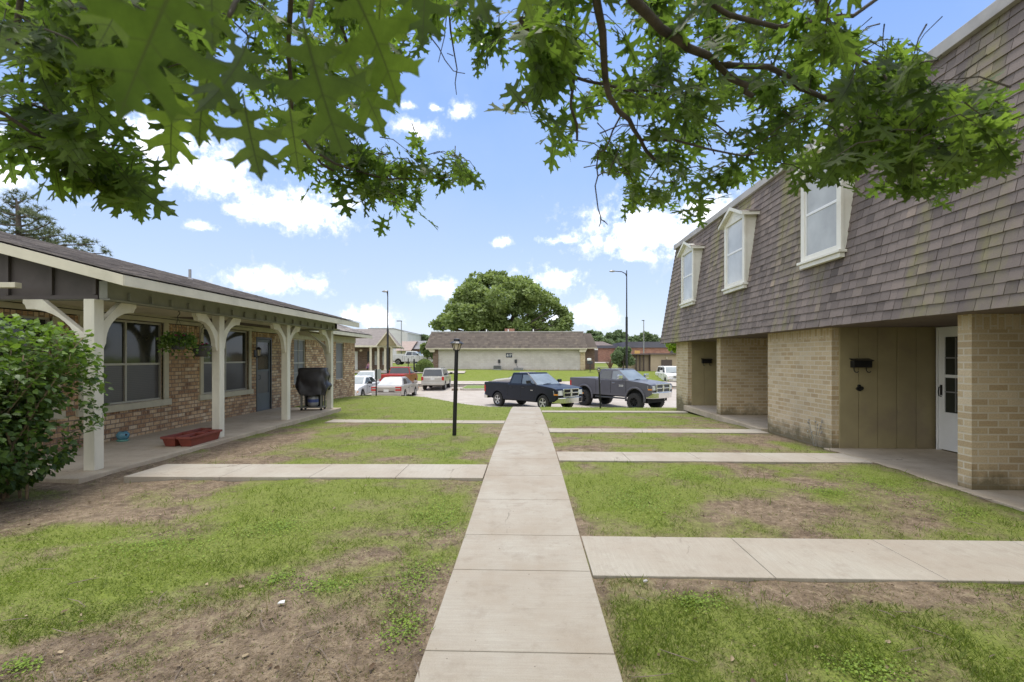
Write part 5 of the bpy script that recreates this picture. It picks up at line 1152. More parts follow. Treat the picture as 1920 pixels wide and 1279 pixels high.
m = MB(); m.box(-.022, .022, -.02, .02, 0, 1.25); m.build("post", M['black'], t); m = MB(); m.box(-.08, .2, .022, .03, .82, 1.24); m.build("board", simple('sign_back', (.50, .52, .53), .5, .05, 5, 0), t, .004)
for px, y0, y1, lab in ((765.5, 672, 690, "thin dark post in front of the service truck"), (776.5, 673, 696, "thick dark post left of the round clipped bush")):
    c = at(px, 49); o = MB().box(-.07 if px > 770 else -.04, .07 if px > 770 else .04, -.05, .05, 0, at(px, 49, y0).z - g1(c.x, 49)).build("post", M['black'], loc=(c.x, 49, g1(c.x, 49)), bevel=.015); tag(o, lab, "post")
c = at(1106.5, 50); t = thing("post_mailbox", "grey mailbox on a thin post beside the white brick building", "mailbox", (c.x, 50, g1(c.x, 50)))
m = MB(); m.tube([(0, 0, 0), (0, 0, .75)], .05, 6); m.build("post", M['darkgrey'], t)
m = MB(); m.prism([(-.14, .75), (.14, .75), (.14, .98), (.08, 1.06), (-.08, 1.06), (-.14, .98)], 0, -.3, .25) ; m.build("box", M['darkgrey'], t); m = MB(); m.box(-.3, .1, -.16, .16, 1.1, 1.35); m.build("news_box", M['white'], t, .04)
# block left on the lot by the grass island
o = MB().box(-.25, .25, -.12, .12, 0, .16).build("concrete_block", simple('brown_block', (.22, .15, .11)), loc=(-5.75, 38.2, g1(-5.7, 38.2)), bevel=.04); tag(o, "brown broken concrete block lying beside the painted stall line", "block")
# ================================================================ VEGETATION
def leafshape(half, nmid=6):
    """flat two-sided leaf from a half outline (x>=0,y) running from stem to tip: mirrored halves sharing the midrib"""
    ys = [half[0][1]] + [half[0][1] + (half[-1][1] - half[0][1]) * i / nmid for i in range(1, nmid)] + [half[-1][1]]
    vs = []; fs = []; vein = []
    for s in (1, -1):
        poly = [Vector((0, y, 0)) for y in ys] + [Vector((x * s, y, 0)) for x, y in half[1:-1]][::-1]
        tri = geometry.tessellate_polygon([poly]); o = len(vs)
        vs += [tuple(p) for p in poly]; vein += [1.0 if abs(p.x) < 1e-6 else 0.0 for p in poly]
        fs += [tuple(i + o for i in t) for t in tri]
    return np.array(vs, np.float32), fs, np.array(vein, np.float32)
OAK = [(0, 0), (.012, .0), (.014, .16), (.05, .20), (.15, .19), (.27, .12), (.235, .205), (.30, .25), (.17, .285), (.085, .33), (.075, .40), (.15, .425), (.30, .43), (.45, .385), (.395, .475), (.47, .555), (.34, .545), (.30, .60), (.20, .555), (.10, .585),
       (.085, .66), (.16, .70), (.26, .80), (.375, .83), (.28, .865), (.27, .95), (.19, .87), (.10, .82), (.075, .89), (.12, .97), (.055, .99), (0, 1.10)]
ov, of, ovein = leafshape(OAK, 8)
def bend(v, k, fold):
    v = v.copy(); v[:, 2] = -k * v[:, 1] ** 2 + fold * np.abs(v[:, 0]) + .10 * np.sin(v[:, 1] * 9) * np.abs(v[:, 0]); return v

OT = thing("oak_tree", "pin oak whose leafy branches hang over the lawn from above the viewpoint", "tree", (1.9, -2.6, 0))
def Bo(mb, name, mat, smooth=True): return B(mb, name, mat, OT, 0, smooth)
m = MB(); m.tube([(1.9, -2.6, -.1), (1.88, -2.6, .35), (1.92, -2.62, 1.6), (1.85, -2.55, 3.0), (1.75, -2.6, 4.6), (1.8, -2.7, 6.2)], [.36, .24, .21, .19, .14, .07], 16); Bo(m, "trunk", M['bark'])
TP = Vector((1.85, -2.5, 3.1)); rnd = random.Random(5)
def P3(px, py, d): return atd(px, py, d)
limbs = [  # photo-traced main branches : (px, py, distance)
    ([(1075, -420, 1.25), (1100, -160, 1.35), (1118, 0, 1.45), (1133, 120, 1.55), (1142, 180, 1.6), (1180, 225, 1.65), (1200, 260, 1.7), (1228, 300, 1.7)], .020, .007),
    ([(1120, -420, 1.3), (1150, -130, 1.4), (1187, 0, 1.5), (1240, 55, 1.6), (1290, 90, 1.65), (1345, 122, 1.75), (1400, 160, 1.8), (1412, 180, 1.8)], .026, .011),
    ([(1345, 122, 1.75), (1440, 125, 1.9), (1500, 165, 1.95), (1560, 190, 2.0), (1640, 215, 2.1), (1690, 250, 2.15), (1740, 275, 2.2), (1800, 300, 2.2), (1865, 310, 2.2)], .014, .004),
    ([(1690, 252, 2.15), (1740, 240, 2.2), (1800, 236, 2.2), (1870, 232, 2.3), (1960, 200, 2.3)], .007, .004),
    ([(1300, -250, 1.6), (1330, 5, 1.7), (1420, 42, 1.8), (1500, 48, 1.9), (1600, 30, 2.0), (1700, -40, 2.1)], .013, .007),
    ([(970, 30, 1.7), (1010, 90, 1.75), (1078, 145, 1.75), (1135, 158, 1.75), (1215, 170, 1.8), (1290, 205, 1.85), (1370, 255, 1.9)], .010, .003),
    ([(1204, 262, 1.7), (1262, 262, 1.75), (1330, 280, 1.8), (1390, 292, 1.85), (1450, 280, 1.9)], .006, .003),
    ([(930, -180, 1.5), (985, 20, 1.7), (1030, 110, 1.75), (1080, 150, 1.75)], .010, .008),
    ([(1076, 150, 1.75), (1070, 200, 1.7), (1082, 262, 1.7)], .007, .005),
    ([(1480, -260, 1.7), (1520, -20, 1.9), (1590, 90, 2.0), (1650, 130, 2.1), (1700, 190, 2.1)], .010, .004),
    # twigs with no leaves
    ([(1165, 215, 1.7), (1140, 270, 1.7), (1122, 285, 1.7), (1121, 330, 1.7), (1118, 365, 1.7), (1126, 405, 1.7), (1123, 425, 1.7)], .0035, .0015),
    ([(1126, 405, 1.7), (1134, 416, 1.7), (1139, 421, 1.7)], .002, .001), ([(1121, 330, 1.7), (1140, 330, 1.7), (1156, 290, 1.7), (1163, 265, 1.7)], .0025, .001),
    ([(840, -60, 2.2), (845, 60, 2.3), (857, 130, 2.3), (856, 178, 2.3)], .006, .001), ([(800, 50, 2.3), (823, 90, 2.3), (850, 133, 2.3), (872, 138, 2.3)], .003, .001), ([(838, 20, 2.3), (822, 117, 2.3)], .002, .001), ([(850, 105, 2.3), (838, 100, 2.3)], .002, .001),
    # left side
    ([(700, -300, 1.9), (640, 50, 2.3), (655, 90, 2.4), (700, 140, 2.4), (742, 178, 2.4)], .014, .006),
    ([(560, -260, 1.7), (540, 100, 2.0), (545, 230, 2.1), (585, 285, 2.2), (625, 320, 2.25)], .012, .006),
    ([(600, 290, 2.2), (660, 318, 2.25), (720, 335, 2.3), (800, 335, 2.35), (860, 330, 2.4)], .007, .002),
    ([(300, -260, 1.4), (302, 60, 1.5), (330, 105, 1.55), (375, 135, 1.6), (425, 160, 1.7)], .008, .003),
    ([(60, -260, 1.9), (30, 60, 2.0), (60, 110, 2.0), (150, 180, 2.0), (230, 260, 2.1)], .012, .003),
    ([(-80, 180, 2.0), (10, 215, 2.0), (60, 250, 2.0), (115, 260, 2.1), (180, 310, 2.1)], .010, .002),
    ([(-60, 60, 1.9), (60, 85, 2.0), (160, 110, 2.1), (260, 118, 2.2), (330, 100, 2.2)], .014, .005),
    ([(45, 110, 2.0), (40, 165, 2.0), (55, 195, 2.0), (100, 215, 2.1), (165, 240, 2.1), (215, 255, 2.1)], .006, .002),
    ([(640, -200, 1.3), (480, -50, 1.0), (430, 30, .75)], .010, .003), ([(640, -200, 1.2), (600, -40, .9), (580, 30, .7)], .008, .003),
    ([(720, -200, 1.6), (900, -60, 1.2), (950, -30, 1.0)], .008, .003),
]
m = MB(); tw = []
for pts, r0, r1 in limbs:
    q = [P3(*p) for p in pts]; n = len(q)
    # densify with slight wobble
    d = [q[0]]
    for a, b in zip(q[:-1], q[1:]):
        mid = (a + b) / 2 + Vector([rnd.gauss(0, .005) for _ in range(3)]); d += [mid, b]
    k = len(d); m.tube(d, [(r0 + (r1 - r0) * i / (k - 1)) * .60 + .0008 for i in range(k)], 8); tw.append(d)
Bo(m, "limb", M['bark'])
m = MB()
for pts, r0, r1 in limbs:      # connect to the trunk, out of view above
    if pts[0][1] < -100:
        a = P3(*pts[0]); mid = (a + TP) / 2 + Vector((0, 0, .7)); m.tube([TP, (TP * 2 + mid) / 3 + Vector((0, 0, .25)), mid, (mid + a) / 2 + Vector((0, 0, .2)), a], [.07, .055, .04, .03, r0], 8)
Bo(m, "branch", M['bark'])

# leaf regions in the photo: polygon, distance range, number of twigs, leaf size (m)
REG = [
    ([(0, -60), (430, -60), (420, 90), (330, 190), (240, 165), (180, 215), (130, 170), (40, 130), (0, 120)], (1.5, 3.0), 120, .095),
    ([(0, 110), (60, 120), (130, 185), (240, 215), (290, 290), (285, 385), (215, 375), (150, 350), (60, 300), (0, 290)], (1.9, 2.4), 34, .12),
    ([(520, 200), (620, 215), (720, 265), (800, 270), (885, 310), (880, 345), (800, 355), (770, 400), (700, 375), (620, 355), (560, 320), (520, 270)], (2.2, 2.9), 56, .108),
    ([(430, -60), (930, -60), (935, 60), (860, 60), (800, 60), (790, 130), (760, 160), (700, 200), (640, 220), (520, 240), (450, 160)], (2.0, 3.1), 62, .098),
    ([(860, 20), (960, 20), (945, 90), (905, 125), (875, 90)], (2.6, 3.0), 9, .12),
    ([(960, -60), (1110, -60), (1110, 260), (1050, 262), (985, 245), (975, 210), (1010, 160), (985, 130), (965, 60)], (1.5, 2.2), 26, .125),
    ([(1100, -60), (1640, -60), (1600, 110), (1600, 340), (1500, 365), (1420, 355), (1300, 400), (1180, 385), (1140, 340), (1100, 220)], (1.6, 3.1), 165, .094),
    ([(1560, 90), (1660, 60), (1740, 100), (1790, 150), (1860, 180), (1910, 250), (1925, 320), (1820, 340), (1800, 380), (1740, 385), (1680, 345), (1560, 335)], (1.8, 2.9), 92, .096),
]
def inside(px, py, poly):
    c = False; j = len(poly) - 1
    for i in range(len(poly)):
        xi, yi = poly[i]; xj, yj = poly[j]
        if (yi > py) != (yj > py) and px < (xj - xi) * (py - yi) / (yj - yi) + xi: c = not c
        j = i
    return c
def proj(p):
    r = Vector((math.cos(TH), math.sin(TH), 0)); f = Vector((-math.sin(TH), math.cos(TH), 0)); q = p - Vector((0, 0, CAMZ)); d = q.dot(f)
    return (960 + F * q.dot(r) / d, HOR - F * q.z / d, d) if d > .05 else (0, 0, d)
pos = []; dr = []; sz = []; tones = []; twm = MB()
for poly, (d0, d1), nt_, ls in REG:
    xs = [p[0] for p in poly]; ys = [p[1] for p in poly]; cnt = 0
    while cnt < nt_:
        px, py = rnd.uniform(min(xs), max(xs)), rnd.uniform(min(ys), max(ys))
        if not inside(px, py, poly): continue
        cnt += 1; d = rnd.uniform(d0, d1); c = P3(px, py, d)
        out = Vector((rnd.gauss(0, .8), rnd.gauss(.25, .6), rnd.gauss(-.25, .35))).normalized(); Lt = rnd.uniform(.12, .26)
        a = c - out * Lt * .6 + Vector((0, 0, .02)); e = c + out * Lt * .4
        mid = (a + e) / 2 + Vector((0, 0, .02)); n0 = len(pos)
        base_t = rnd.random() * .5
        for k in range(rnd.randint(5, 8)):
            f = min(1, .25 + .75 * rnd.random() ** .6); p = a + (e - a) * f
            dd = (out * .75 + Vector([rnd.gauss(0, .65), rnd.gauss(0, .65), rnd.gauss(-.35, .45)])).normalized()
            s = ls * rnd.uniform(.7, 1.25); tip = p + dd * s * .9; q = proj(tip)
            if not inside(q[0], q[1], poly) and not (q[1] < -30) and rnd.random() < .75: continue
            pos.append(p); dr.append(dd); sz.append(s); tones.append(min(1, base_t + rnd.random() * .5))
        if len(pos) - n0 >= 3: twm.tube([a + (e - a) * .2, mid, a + (e - a) * .9], [.0024, .0018, .001], 4, False)
Bo(twm, "twig", M['bark'], False)['kind'] = 'stuff'
# close leaves right above the lens: (base px,py)->(tip px,py) at distance
BIG = [((345, -70), (215, 205), .62), ((565, 30), (628, 300), .66), ((640, -60), (775, 190), .70), ((330, 150), (305, 312), 1.05), ((455, 175), (480, 335), .9), ((400, 110), (350, 262), 1.0), ((540, 180), (560, 325), 1.1),
       ((880, -70), (912, 52), .85), ((960, -80), (1000, 40), .8), ((930, -60), (870, 35), .9), ((720, -60), (690, 150), .95), ((620, 60), (735, 245), 1.0), ((395, -80), (400, 90), .8), ((250, -60), (200, 95), .9), ((470, 60), (420, 230), .95), ((800, -60), (790, 90), 1.0)]
bp = []; bd = []; bs = []; bt = []; bu = []
for (a, b, d) in BIG:
    A_ = P3(a[0], a[1], d); B_ = P3(b[0], b[1], d * .97 + .02); v = B_ - A_; bp.append(A_); bd.append(v.normalized()); bs.append(v.length / 1.06); bt.append(rnd.uniform(0, 1)); bu.append((Vector((0, 0, CAMZ)) - A_).normalized() * -1 + Vector([rnd.gauss(0, .5) for _ in range(3)]))
# rest of the crown, above and behind
rr = random.Random(9)
n_far = 0
while n_far < 2600:
    x, y, z = rr.uniform(-6.5, 6.5), rr.uniform(-8, 2.0), rr.uniform(2.6, 6.5)
    if ((x - 1) / 6.5) ** 2 + ((y + 2.8) / 5.6) ** 2 + ((z - 4.0) / 2.9) ** 2 > 1: continue
    if y > 0 and (z - CAMZ) < .82 * (y + .15): continue
    if math.sqrt((x) ** 2 + y ** 2 + (z - CAMZ) ** 2) < 1.0: continue
    if vnoise(np.array([x * .9 + 50]), np.array([y * .9 + z * .7 + 50]), 4)[0] < .42: continue
    n_far += 1; pos.append(Vector((x, y, z))); dr.append(Vector((rr.gauss(0, 1), rr.gauss(0, 1), rr.gauss(-.3, .5))).normalized()); sz.append(.19 * rr.uniform(.8, 1.3)); tones.append(rr.random())
def leafbatch(name, P_, D_, S_, T_, U_=None, k=.22, seed=1, mt='oak'):
    g = np.random.default_rng(seed); P_ = np.array([tuple(p) for p in P_]); D_ = np.array([tuple(p) for p in D_]); n = len(P_)
    U_ = np.array([tuple(u) for u in U_]) if U_ is not None else np.stack([g.normal(size=n) * .6, g.normal(size=n) * .6 - .75, np.ones(n)], 1)
    fr = frames(D_, U_, np.array(S_)); off = np.array(OT.location); P_ = P_ - off
    h = g.random(n) < .5; out = []
    for sel, (kk, fo) in ((h, (k, .18)), (~h, (k * .4, -.12))):
        if sel.any(): out.append(batch(name, bend(ov, kk, fo), of, P_[sel], fr[sel], M[mt], OT, tone=np.array(T_)[sel], vein=ov, smooth=True))
    return out
os_ = leafbatch("crown", pos, dr, sz, tones); os_ += leafbatch("near_leaves", bp, bd, bs, bt, bu, .38, 1, 'oak_near')
# join leaf batches into one crown mesh
bpy.ops.object.select_all(action='DESELECT')
for o in os_: o.select_set(True)
bpy.context.view_layer.objects.active = os_[0]; bpy.ops.object.join(); os_[0].name = "crown"

# ---------------------------------------------------------------- shrub by the porch
SH = thing("shrub", "tall leafy green shrub with bare woody stems beside the first porch post", "shrub", (-5.82, 4.90, g1(-5.5, 5)))
SLEAF = [(0, 0), (.02, .12), (.16, .10), (.36, .22), (.30, .32), (.44, .46), (.34, .56), (.36, .70), (.20, .74), (.14, .9), (0, 1.05)]
sv, sf, _ = leafshape(SLEAF, 4); st = MB(); sp = []; sd = []; ss = []; stn = []
for i in range(60):
    a = rnd.uniform(0, 6.28); b0 = Vector((rnd.gauss(0, .13), rnd.gauss(0, .13), 0)); sprd = rnd.uniform(.12, .72); h = rnd.uniform(1.3, 1.95) * (1 - .12 * sprd)
    pts = [b0]; cur = b0.copy(); d = Vector((math.cos(a) * sprd * .62, math.sin(a) * sprd * .62, 1)).normalized()
    for k in range(7):
        cur = cur + d * h / 6.5; d = (d + Vector([rnd.gauss(0, .10), rnd.gauss(0, .10), .02])).normalized(); pts.append(cur.copy())
    st.tube(pts, [.014 * (1 - .75 * j / 7) + .002 for j in range(8)], 6)
    for k in range(66):
        f = rnd.uniform(.12, 1.0) ** .75 * 7; j = min(6, int(f)); p = pts[j].lerp(pts[j + 1], f - j)
        off = Vector((rnd.gauss(0, 1), rnd.gauss(0, 1), rnd.gauss(.15, .7))).normalized(); Lb = rnd.uniform(.08, .30); e = p + off * Lb
        if e.z < .05: continue
        st.tube([p, e], [.003, .0015], 3, False) if k % 3 == 0 else None
        for q in range(3):
            pp = p.lerp(e, rnd.uniform(.5, 1.05)) + Vector([rnd.gauss(0, .03) for _ in range(3)]); dd = (off + Vector([rnd.gauss(0, .8), rnd.gauss(0, .8), rnd.gauss(-.1, .5)])).normalized()
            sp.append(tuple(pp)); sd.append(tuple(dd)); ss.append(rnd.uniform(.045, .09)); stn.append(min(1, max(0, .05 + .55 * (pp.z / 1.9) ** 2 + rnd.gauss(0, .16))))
for i in range(5200):     # outer shell of the clipped shrub
    d_ = Vector((rnd.gauss(0, 1), rnd.gauss(0, 1), rnd.gauss(0, 1))).normalized(); q_ = .80 + .24 * rnd.random(); p_ = Vector((math.copysign(abs(d_.x) ** .75, d_.x) * .90, math.copysign(abs(d_.y) ** .75, d_.y) * 1.0, 1.04 + math.copysign(abs(d_.z) ** .7, d_.z) * .92)) * 1.0
    p_.x *= q_; p_.y *= q_; p_.z = max(.06, p_.z * (.9 + .1 * q_)); nar = .72 + .28 * min(1, p_.z / .9); p_.x *= nar; p_.y *= nar
    if vnoise(np.array([p_.x * 3.1 + 40]), np.array([p_.y * 3.1 + p_.z * 2.7 + 40]), 8)[0] < .26: continue
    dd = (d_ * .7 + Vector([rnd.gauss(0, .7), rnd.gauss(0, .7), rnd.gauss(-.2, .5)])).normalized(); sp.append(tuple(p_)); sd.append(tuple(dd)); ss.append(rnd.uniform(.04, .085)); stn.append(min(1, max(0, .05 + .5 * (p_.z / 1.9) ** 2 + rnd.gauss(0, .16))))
st.build("stem", M['twig'], SH, smooth=True); n = len(sp)
fr = frames(np.array(sd), np.stack([rng.normal(size=n) * .5, rng.normal(size=n) * .5, np.ones(n)], 1), np.array(ss))
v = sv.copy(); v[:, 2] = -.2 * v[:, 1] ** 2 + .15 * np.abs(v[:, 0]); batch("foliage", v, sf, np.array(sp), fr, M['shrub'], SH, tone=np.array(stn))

# ---------------------------------------------------------------- trees
QUADL = (np.array([(-.5, 0, 0), (-.35, .6, .12), (0, 1, 0), (.35, .6, .12), (.5, 0, 0), (0, -.35, .05)], np.float32), [(0, 5, 4), (0, 4, 3), (0, 3, 1), (1, 3, 2)])
def tree(name, label, x, y, H_, R_, z0, mat, nl, ls, trunk=.25, blobs=26, seed=1, squash=.8, group=None, zc=.62, cat="tree"):
    r = random.Random(seed); g = np.random.default_rng(seed); zb = g1(x, y) - .1; t = thing(name, label, cat, (x, y, zb), 0, group)
    m = MB(); ht = H_ * zc; m.tube([(0, 0, 0), (0, 0, ht * .4), (R_ * .03, 0, ht)], [trunk * 1.3, trunk, trunk * .6], 10)
    B_ = []
    for i in range(blobs):
        a = r.uniform(0, 6.283); el_ = r.uniform(-.35, 1) ; rad = R_ * r.uniform(.45, .82); ce = math.sqrt(max(0, 1 - min(1, abs(el_)) ** 2))
        hz_ = (H_ - z0) / 2; c = Vector((math.cos(a) * rad * (.35 + .65 * ce), math.sin(a) * rad * (.35 + .65 * ce), z0 + hz_ * .85 + el_ * hz_ * .78)); s = R_ * r.uniform(.20, .36)
        B_.append((c, s)); 
        if i % 2 == 0: m.tube([(0, 0, ht * .55), (c.x * .5, c.y * .5, (ht * .6 + c.z) / 2), tuple(c)], [trunk * .45, trunk * .25, trunk * .06], 5)
    m.build("trunk", M['bark'], t, smooth=True)
    W_ = np.array([s ** 2 for _, s in B_]); W_ /= W_.sum(); idx = g.choice(len(B_), nl, p=W_); C_ = np.array([tuple(c) for c, _ in B_])[idx]; S_ = np.array([s for _, s in B_])[idx]
    d = g.normal(size=(nl, 3)); d /= np.linalg.norm(d, axis=1, keepdims=True); rr_ = S_ * (.62 + .42 * g.random(nl)); p = C_ + d * rr_[:, None] * np.array([1, 1, squash])
    p += (g.random((nl, 3)) - .5) * R_ * .05
    dirs = d + g.normal(size=(nl, 3)) * .6; up = np.stack([g.normal(size=nl) * .5, g.normal(size=nl) * .5, np.ones(nl)], 1) + d * .7
    tone = np.clip(.2 + .6 * g.random(nl) * (0.5 + r.random() * .5) + .12 * (g.random(len(B_))[idx]), 0, 1)
    batch("crown", QUADL[0], QUADL[1], p, frames(dirs, up, ls * (.6 + .8 * g.random(nl))), mat, t, tone=tone); return t
c = at(938, 80)
# broad tree behind the white brick building: hand-laid clumps follow its outline
t = thing("shade_tree", "very broad dense green tree rising behind the white brick building", "tree", (c.x, 80, g1(c.x, 80)))
OUT = [(815, 612, 3), (838, 592, 4), (832, 607, 3), (860, 562, 5), (872, 578, 5), (866, 546, 4), (885, 532, 4.5), (900, 522, 4), (918, 518, 3.6), (905, 545, 6), (940, 520, 4), (930, 545, 6), (960, 528, 4.5), (982, 535, 4.5), (1003, 545, 4.5), (1022, 556, 4), (1038, 570, 4), (1052, 582, 3.4),
       (1060, 598, 3), (1058, 612, 3), (1066, 590, 2.4), (890, 575, 7), (930, 575, 7), (970, 572, 7), (1010, 578, 6), (850, 600, 5), (885, 605, 6), (925, 608, 6), (965, 608, 6), (1005, 608, 6), (1040, 605, 5), (824, 604, 2.5), (845, 575, 2.6), (812, 620, 2.2)]
cl = []; r2 = random.Random(3)
for px, py, s in OUT:
    for q in range(4):
        yy = 80 + r2.uniform(-9, 7) * (1 if s > 4 else .35); p = at(px + r2.uniform(-1, 1) * s * 1.6, yy, py + r2.uniform(-1, 1) * s * 1.2 + (6 if q else 0)); cl.append((Vector(p) - t.location, s * .30 * r2.uniform(.8, 1.15)))
m = MB(); m.tube([(0, 0, -.2), (0, 0, 2), (.2, 0, 5)], [1.0, .7, .6], 12)
for i in range(0, len(cl), 5): q = cl[i][0]; m.tube([(.1, 0, 3), (q.x * .5, q.y * .5, (3 + q.z) / 2 + .5), tuple(q)], [.35, .2, .05], 6)
m.build("trunk", M['bark'], t, smooth=True)
g = np.random.default_rng(2); nl = 46000; W_ = np.array([s ** 2 for _, s in cl]); W_ /= W_.sum(); idx = g.choice(len(cl), nl, p=W_); C_ = np.array([tuple(q) for q, _ in cl])[idx]; S_ = np.array([s for _, s in cl])[idx]
d = g.normal(size=(nl, 3)); d /= np.linalg.norm(d, axis=1, keepdims=True); p = C_ + d * (S_ * (.6 + .5 * g.random(nl)))[:, None] * np.array([1, 1, .75]); p[:, 2] = np.maximum(p[:, 2], 2.2); keep = fbm(p[:, 0] + .6 * p[:, 1] + 90, p[:, 2] - .3 * p[:, 1] + 90, 2.6, 3, 31) > .40; p = p[keep]; d = d[keep]; idx = idx[keep]; nl = len(p)
up = np.stack([g.normal(size=nl) * .5, g.normal(size=nl) * .5, np.ones(nl)], 1) + d * .7
batch("crown", QUADL[0], QUADL[1], p, frames(d + g.normal(size=(nl, 3)) * .6, up, .34 * (.6 + .8 * g.random(nl))), M['tree'], t, tone=np.clip(.1 + .5 * g.random(nl) + .4 * g.random(len(cl))[idx], 0, 1))
GRP = "trees in the hazy row on the horizon"
k = 0
for px, top, w, Y, lab in [(1108, 614, 16, 150, "rounded far tree just right of the white brick building"), (1128, 628, 16, 145, "low far tree above the red brick hall's left roof"), (1148, 616, 12, 150, "tall narrow far tree left of the black street lamp"), (1162, 612, 11, 155, "tallest far tree beside the black street lamp"), (1183, 628, 14, 150, "far tree just right of the black street lamp"),
                          (1203, 617, 13, 150, "far tree behind the pale flood light pole"), (1222, 621, 13, 150, "far tree beside the mansard corner"), (1240, 630, 12, 150, "rightmost far tree half behind the mansard edge"), (790, 630, 12, 130, "grey green far tree above the grey roofed house"), (775, 634, 9, 130, "small far tree next to the white metal hall"), (803, 622, 11, 125, "far tree tucked against the broad shade tree"), (1090, 634, 12, 150, "lowest far tree touching the mansard roof end"), (1170, 636, 16, 140, "low far tree filling in behind the red brick hall")]:
    c = at(px, Y, top); H_ = c.z - g1(c.x, Y); k += 1
    tree("far_tree", lab, c.x, Y, H_, w / F * Y * 1.5, H_ * .05, M['tree2'], 3600, .75, .3, 16, 40 + k, group=GRP)
m_ = tree("young_tree", "bushy green tree with several stems left of the tan building", at(1169, 50).x, 50, at(1169, 50, 646).z - g1(10, 50), 1.35, .1, M['tree2'], 9000, .11, .06, 22, 71, 1.0)
tree("bright_tree", "bright yellow green tree peeking past the end of the mansard roof", at(1290, 24).x, 24, 4.6, 1.15, 3.0, M['lime'], 5000, .12, .08, 16, 72, 1.0)
tree("leaning_tree", "slender yellow green tree at the left end of the white brick building", at(801, 66).x, 66, at(800, 66, 636).z - .1, 1.1, .5, M['tree'], 3500, .22, .08, 14, 73, 1.3)
def bush(name, label, x, y, rx, rz_, mat, nl, ls, cat, seed, up_=1.0):
    g = np.random.default_rng(seed); t = thing(name, label, cat, (x, y, g1(x, y) - .05)); d = g.normal(size=(nl, 3)); d[:, 2] = np.abs(d[:, 2]) * 1.0 - .15; d /= np.linalg.norm(d, axis=1, keepdims=True)
    p = d * (.86 + .16 * g.random(nl))[:, None] * np.array([rx, rx * .9, rz_]) + np.array([0, 0, rz_ * .15]); p[:, 2] = np.maximum(p[:, 2], .03)
    m = MB(); m.lathe((0, 0, 0), [(rx * .7 * math.sin(math.pi * (.12 + .80 * i / 8)), rz_ * 1.0 * (1 - math.cos(math.pi * (.12 + .80 * i / 8))) * .5) for i in range(9)], 16); m.build("inner_core", simple('bush_interior', (.02, .028, .012), .9), t, smooth=True)  # solid near-black core filling the bush behind its leaves
    batch("foliage", QUADL[0], QUADL[1], p, frames(d + g.normal(size=(nl, 3)) * .5, d + g.normal(size=(nl, 3)) * .4, ls * (.6 + .8 * g.random(nl))), mat, t, tone=g.random(nl) * .8)
c = at(796, 49.5); bush("round_bush", "round clipped dark green bush at the left end of the white brick building", c.x, 49.5, .92, 1.08, M['tree'], 6500, .10, "bush", 5)
c = at(1144, 53); t = thing("bare_shrub", "reddish brown upright shrub beside the bushy young tree", "shrub", (c.x, 53, g1(c.x, 53)))
m = MB()
for i in range(46): a = rnd.uniform(0, 6.28); s = rnd.uniform(.1, .55); m.tube([(0, 0, 0), (math.cos(a) * s * .5, math.sin(a) * s * .5, .6), (math.cos(a) * s * 1.1, math.sin(a) * s, rnd.uniform(.9, 1.35))], [.03, .018, .008], 4)
m.build("stem", simple('reddish_stem', (.22, .13, .09), .9, .2, 10, .2), t)
for px, lab in ((919, "low weed tuft between the cooling unit and the wall"),): pass

# pine behind the left house
t = thing("pine_tree", "dark pine tree with layered boughs rising behind the brick house roof", "tree", (at(38, 19).x, 19, 0)); PX = t.location
m = MB(); q = [Vector(at(38, 19, 520)) - PX, Vector(at(36, 19, 455)) - PX, Vector(at(34, 19, 400)) - PX, Vector(at(30, 19, 372)) - PX]
m.tube([(0, 0, -.3), q[0] * .5, *q], [.22, .19, .13, .11, .08, .03], 10)
boughs = [((34, 392), (62, 398)), ((34, 388), (10, 378)), ((32, 380), (50, 368)), ((30, 375), (22, 366)), ((36, 408), (80, 392)), ((36, 412), (0, 400)), ((37, 425), (75, 408)), ((37, 422), (-20, 415)), ((38, 436), (95, 418)), ((38, 440), (110, 432)), ((38, 445), (118, 440)), ((38, 450), (150, 452)), ((38, 455), (178, 458)), ((38, 430), (5, 440)), ((38, 448), (-30, 440)), ((38, 440), (60, 446)), ((38, 470), (200, 475)), ((38, 398), (70, 410)), ((38, 460), (90, 455)), ((36, 405), (-15, 388))]
np_, nd_ = [], []
for a, b in boughs:
    A_ = Vector(at(a[0], 19, a[1])) - PX; yy = 19 + rnd.uniform(-1.2, 1.2); B_ = Vector(at(b[0], yy, b[1])) - PX; m.tube([A_, (A_ + B_) / 2 + Vector((0, 0, -.08)), B_], [.05, .035, .015], 5)
    ln = (B_ - A_).length; nt3 = int(7 + ln * 8)
    for i in range(nt3):
        f = rnd.uniform(.3, 1.05); c_ = A_.lerp(B_, f) + Vector((rnd.gauss(0, .12), rnd.gauss(0, .15), rnd.gauss(.06, .09)))
        for j in range(26): dd = Vector((rnd.gauss(0, 1), rnd.gauss(0, 1), rnd.gauss(.35, .8))).normalized(); np_.append(tuple(c_)); nd_.append(tuple(dd))
m.build("trunk", M['bark'], t, smooth=True); n = len(np_)
batch("foliage", [(-.06, 0, 0), (.06, 0, 0), (0, 1, .05)], [(0, 1, 2)], np.array(np_), frames(np.array(nd_), rng.normal(size=(n, 3)), .13 + .09 * rng.random(n)), M['pine'], t)

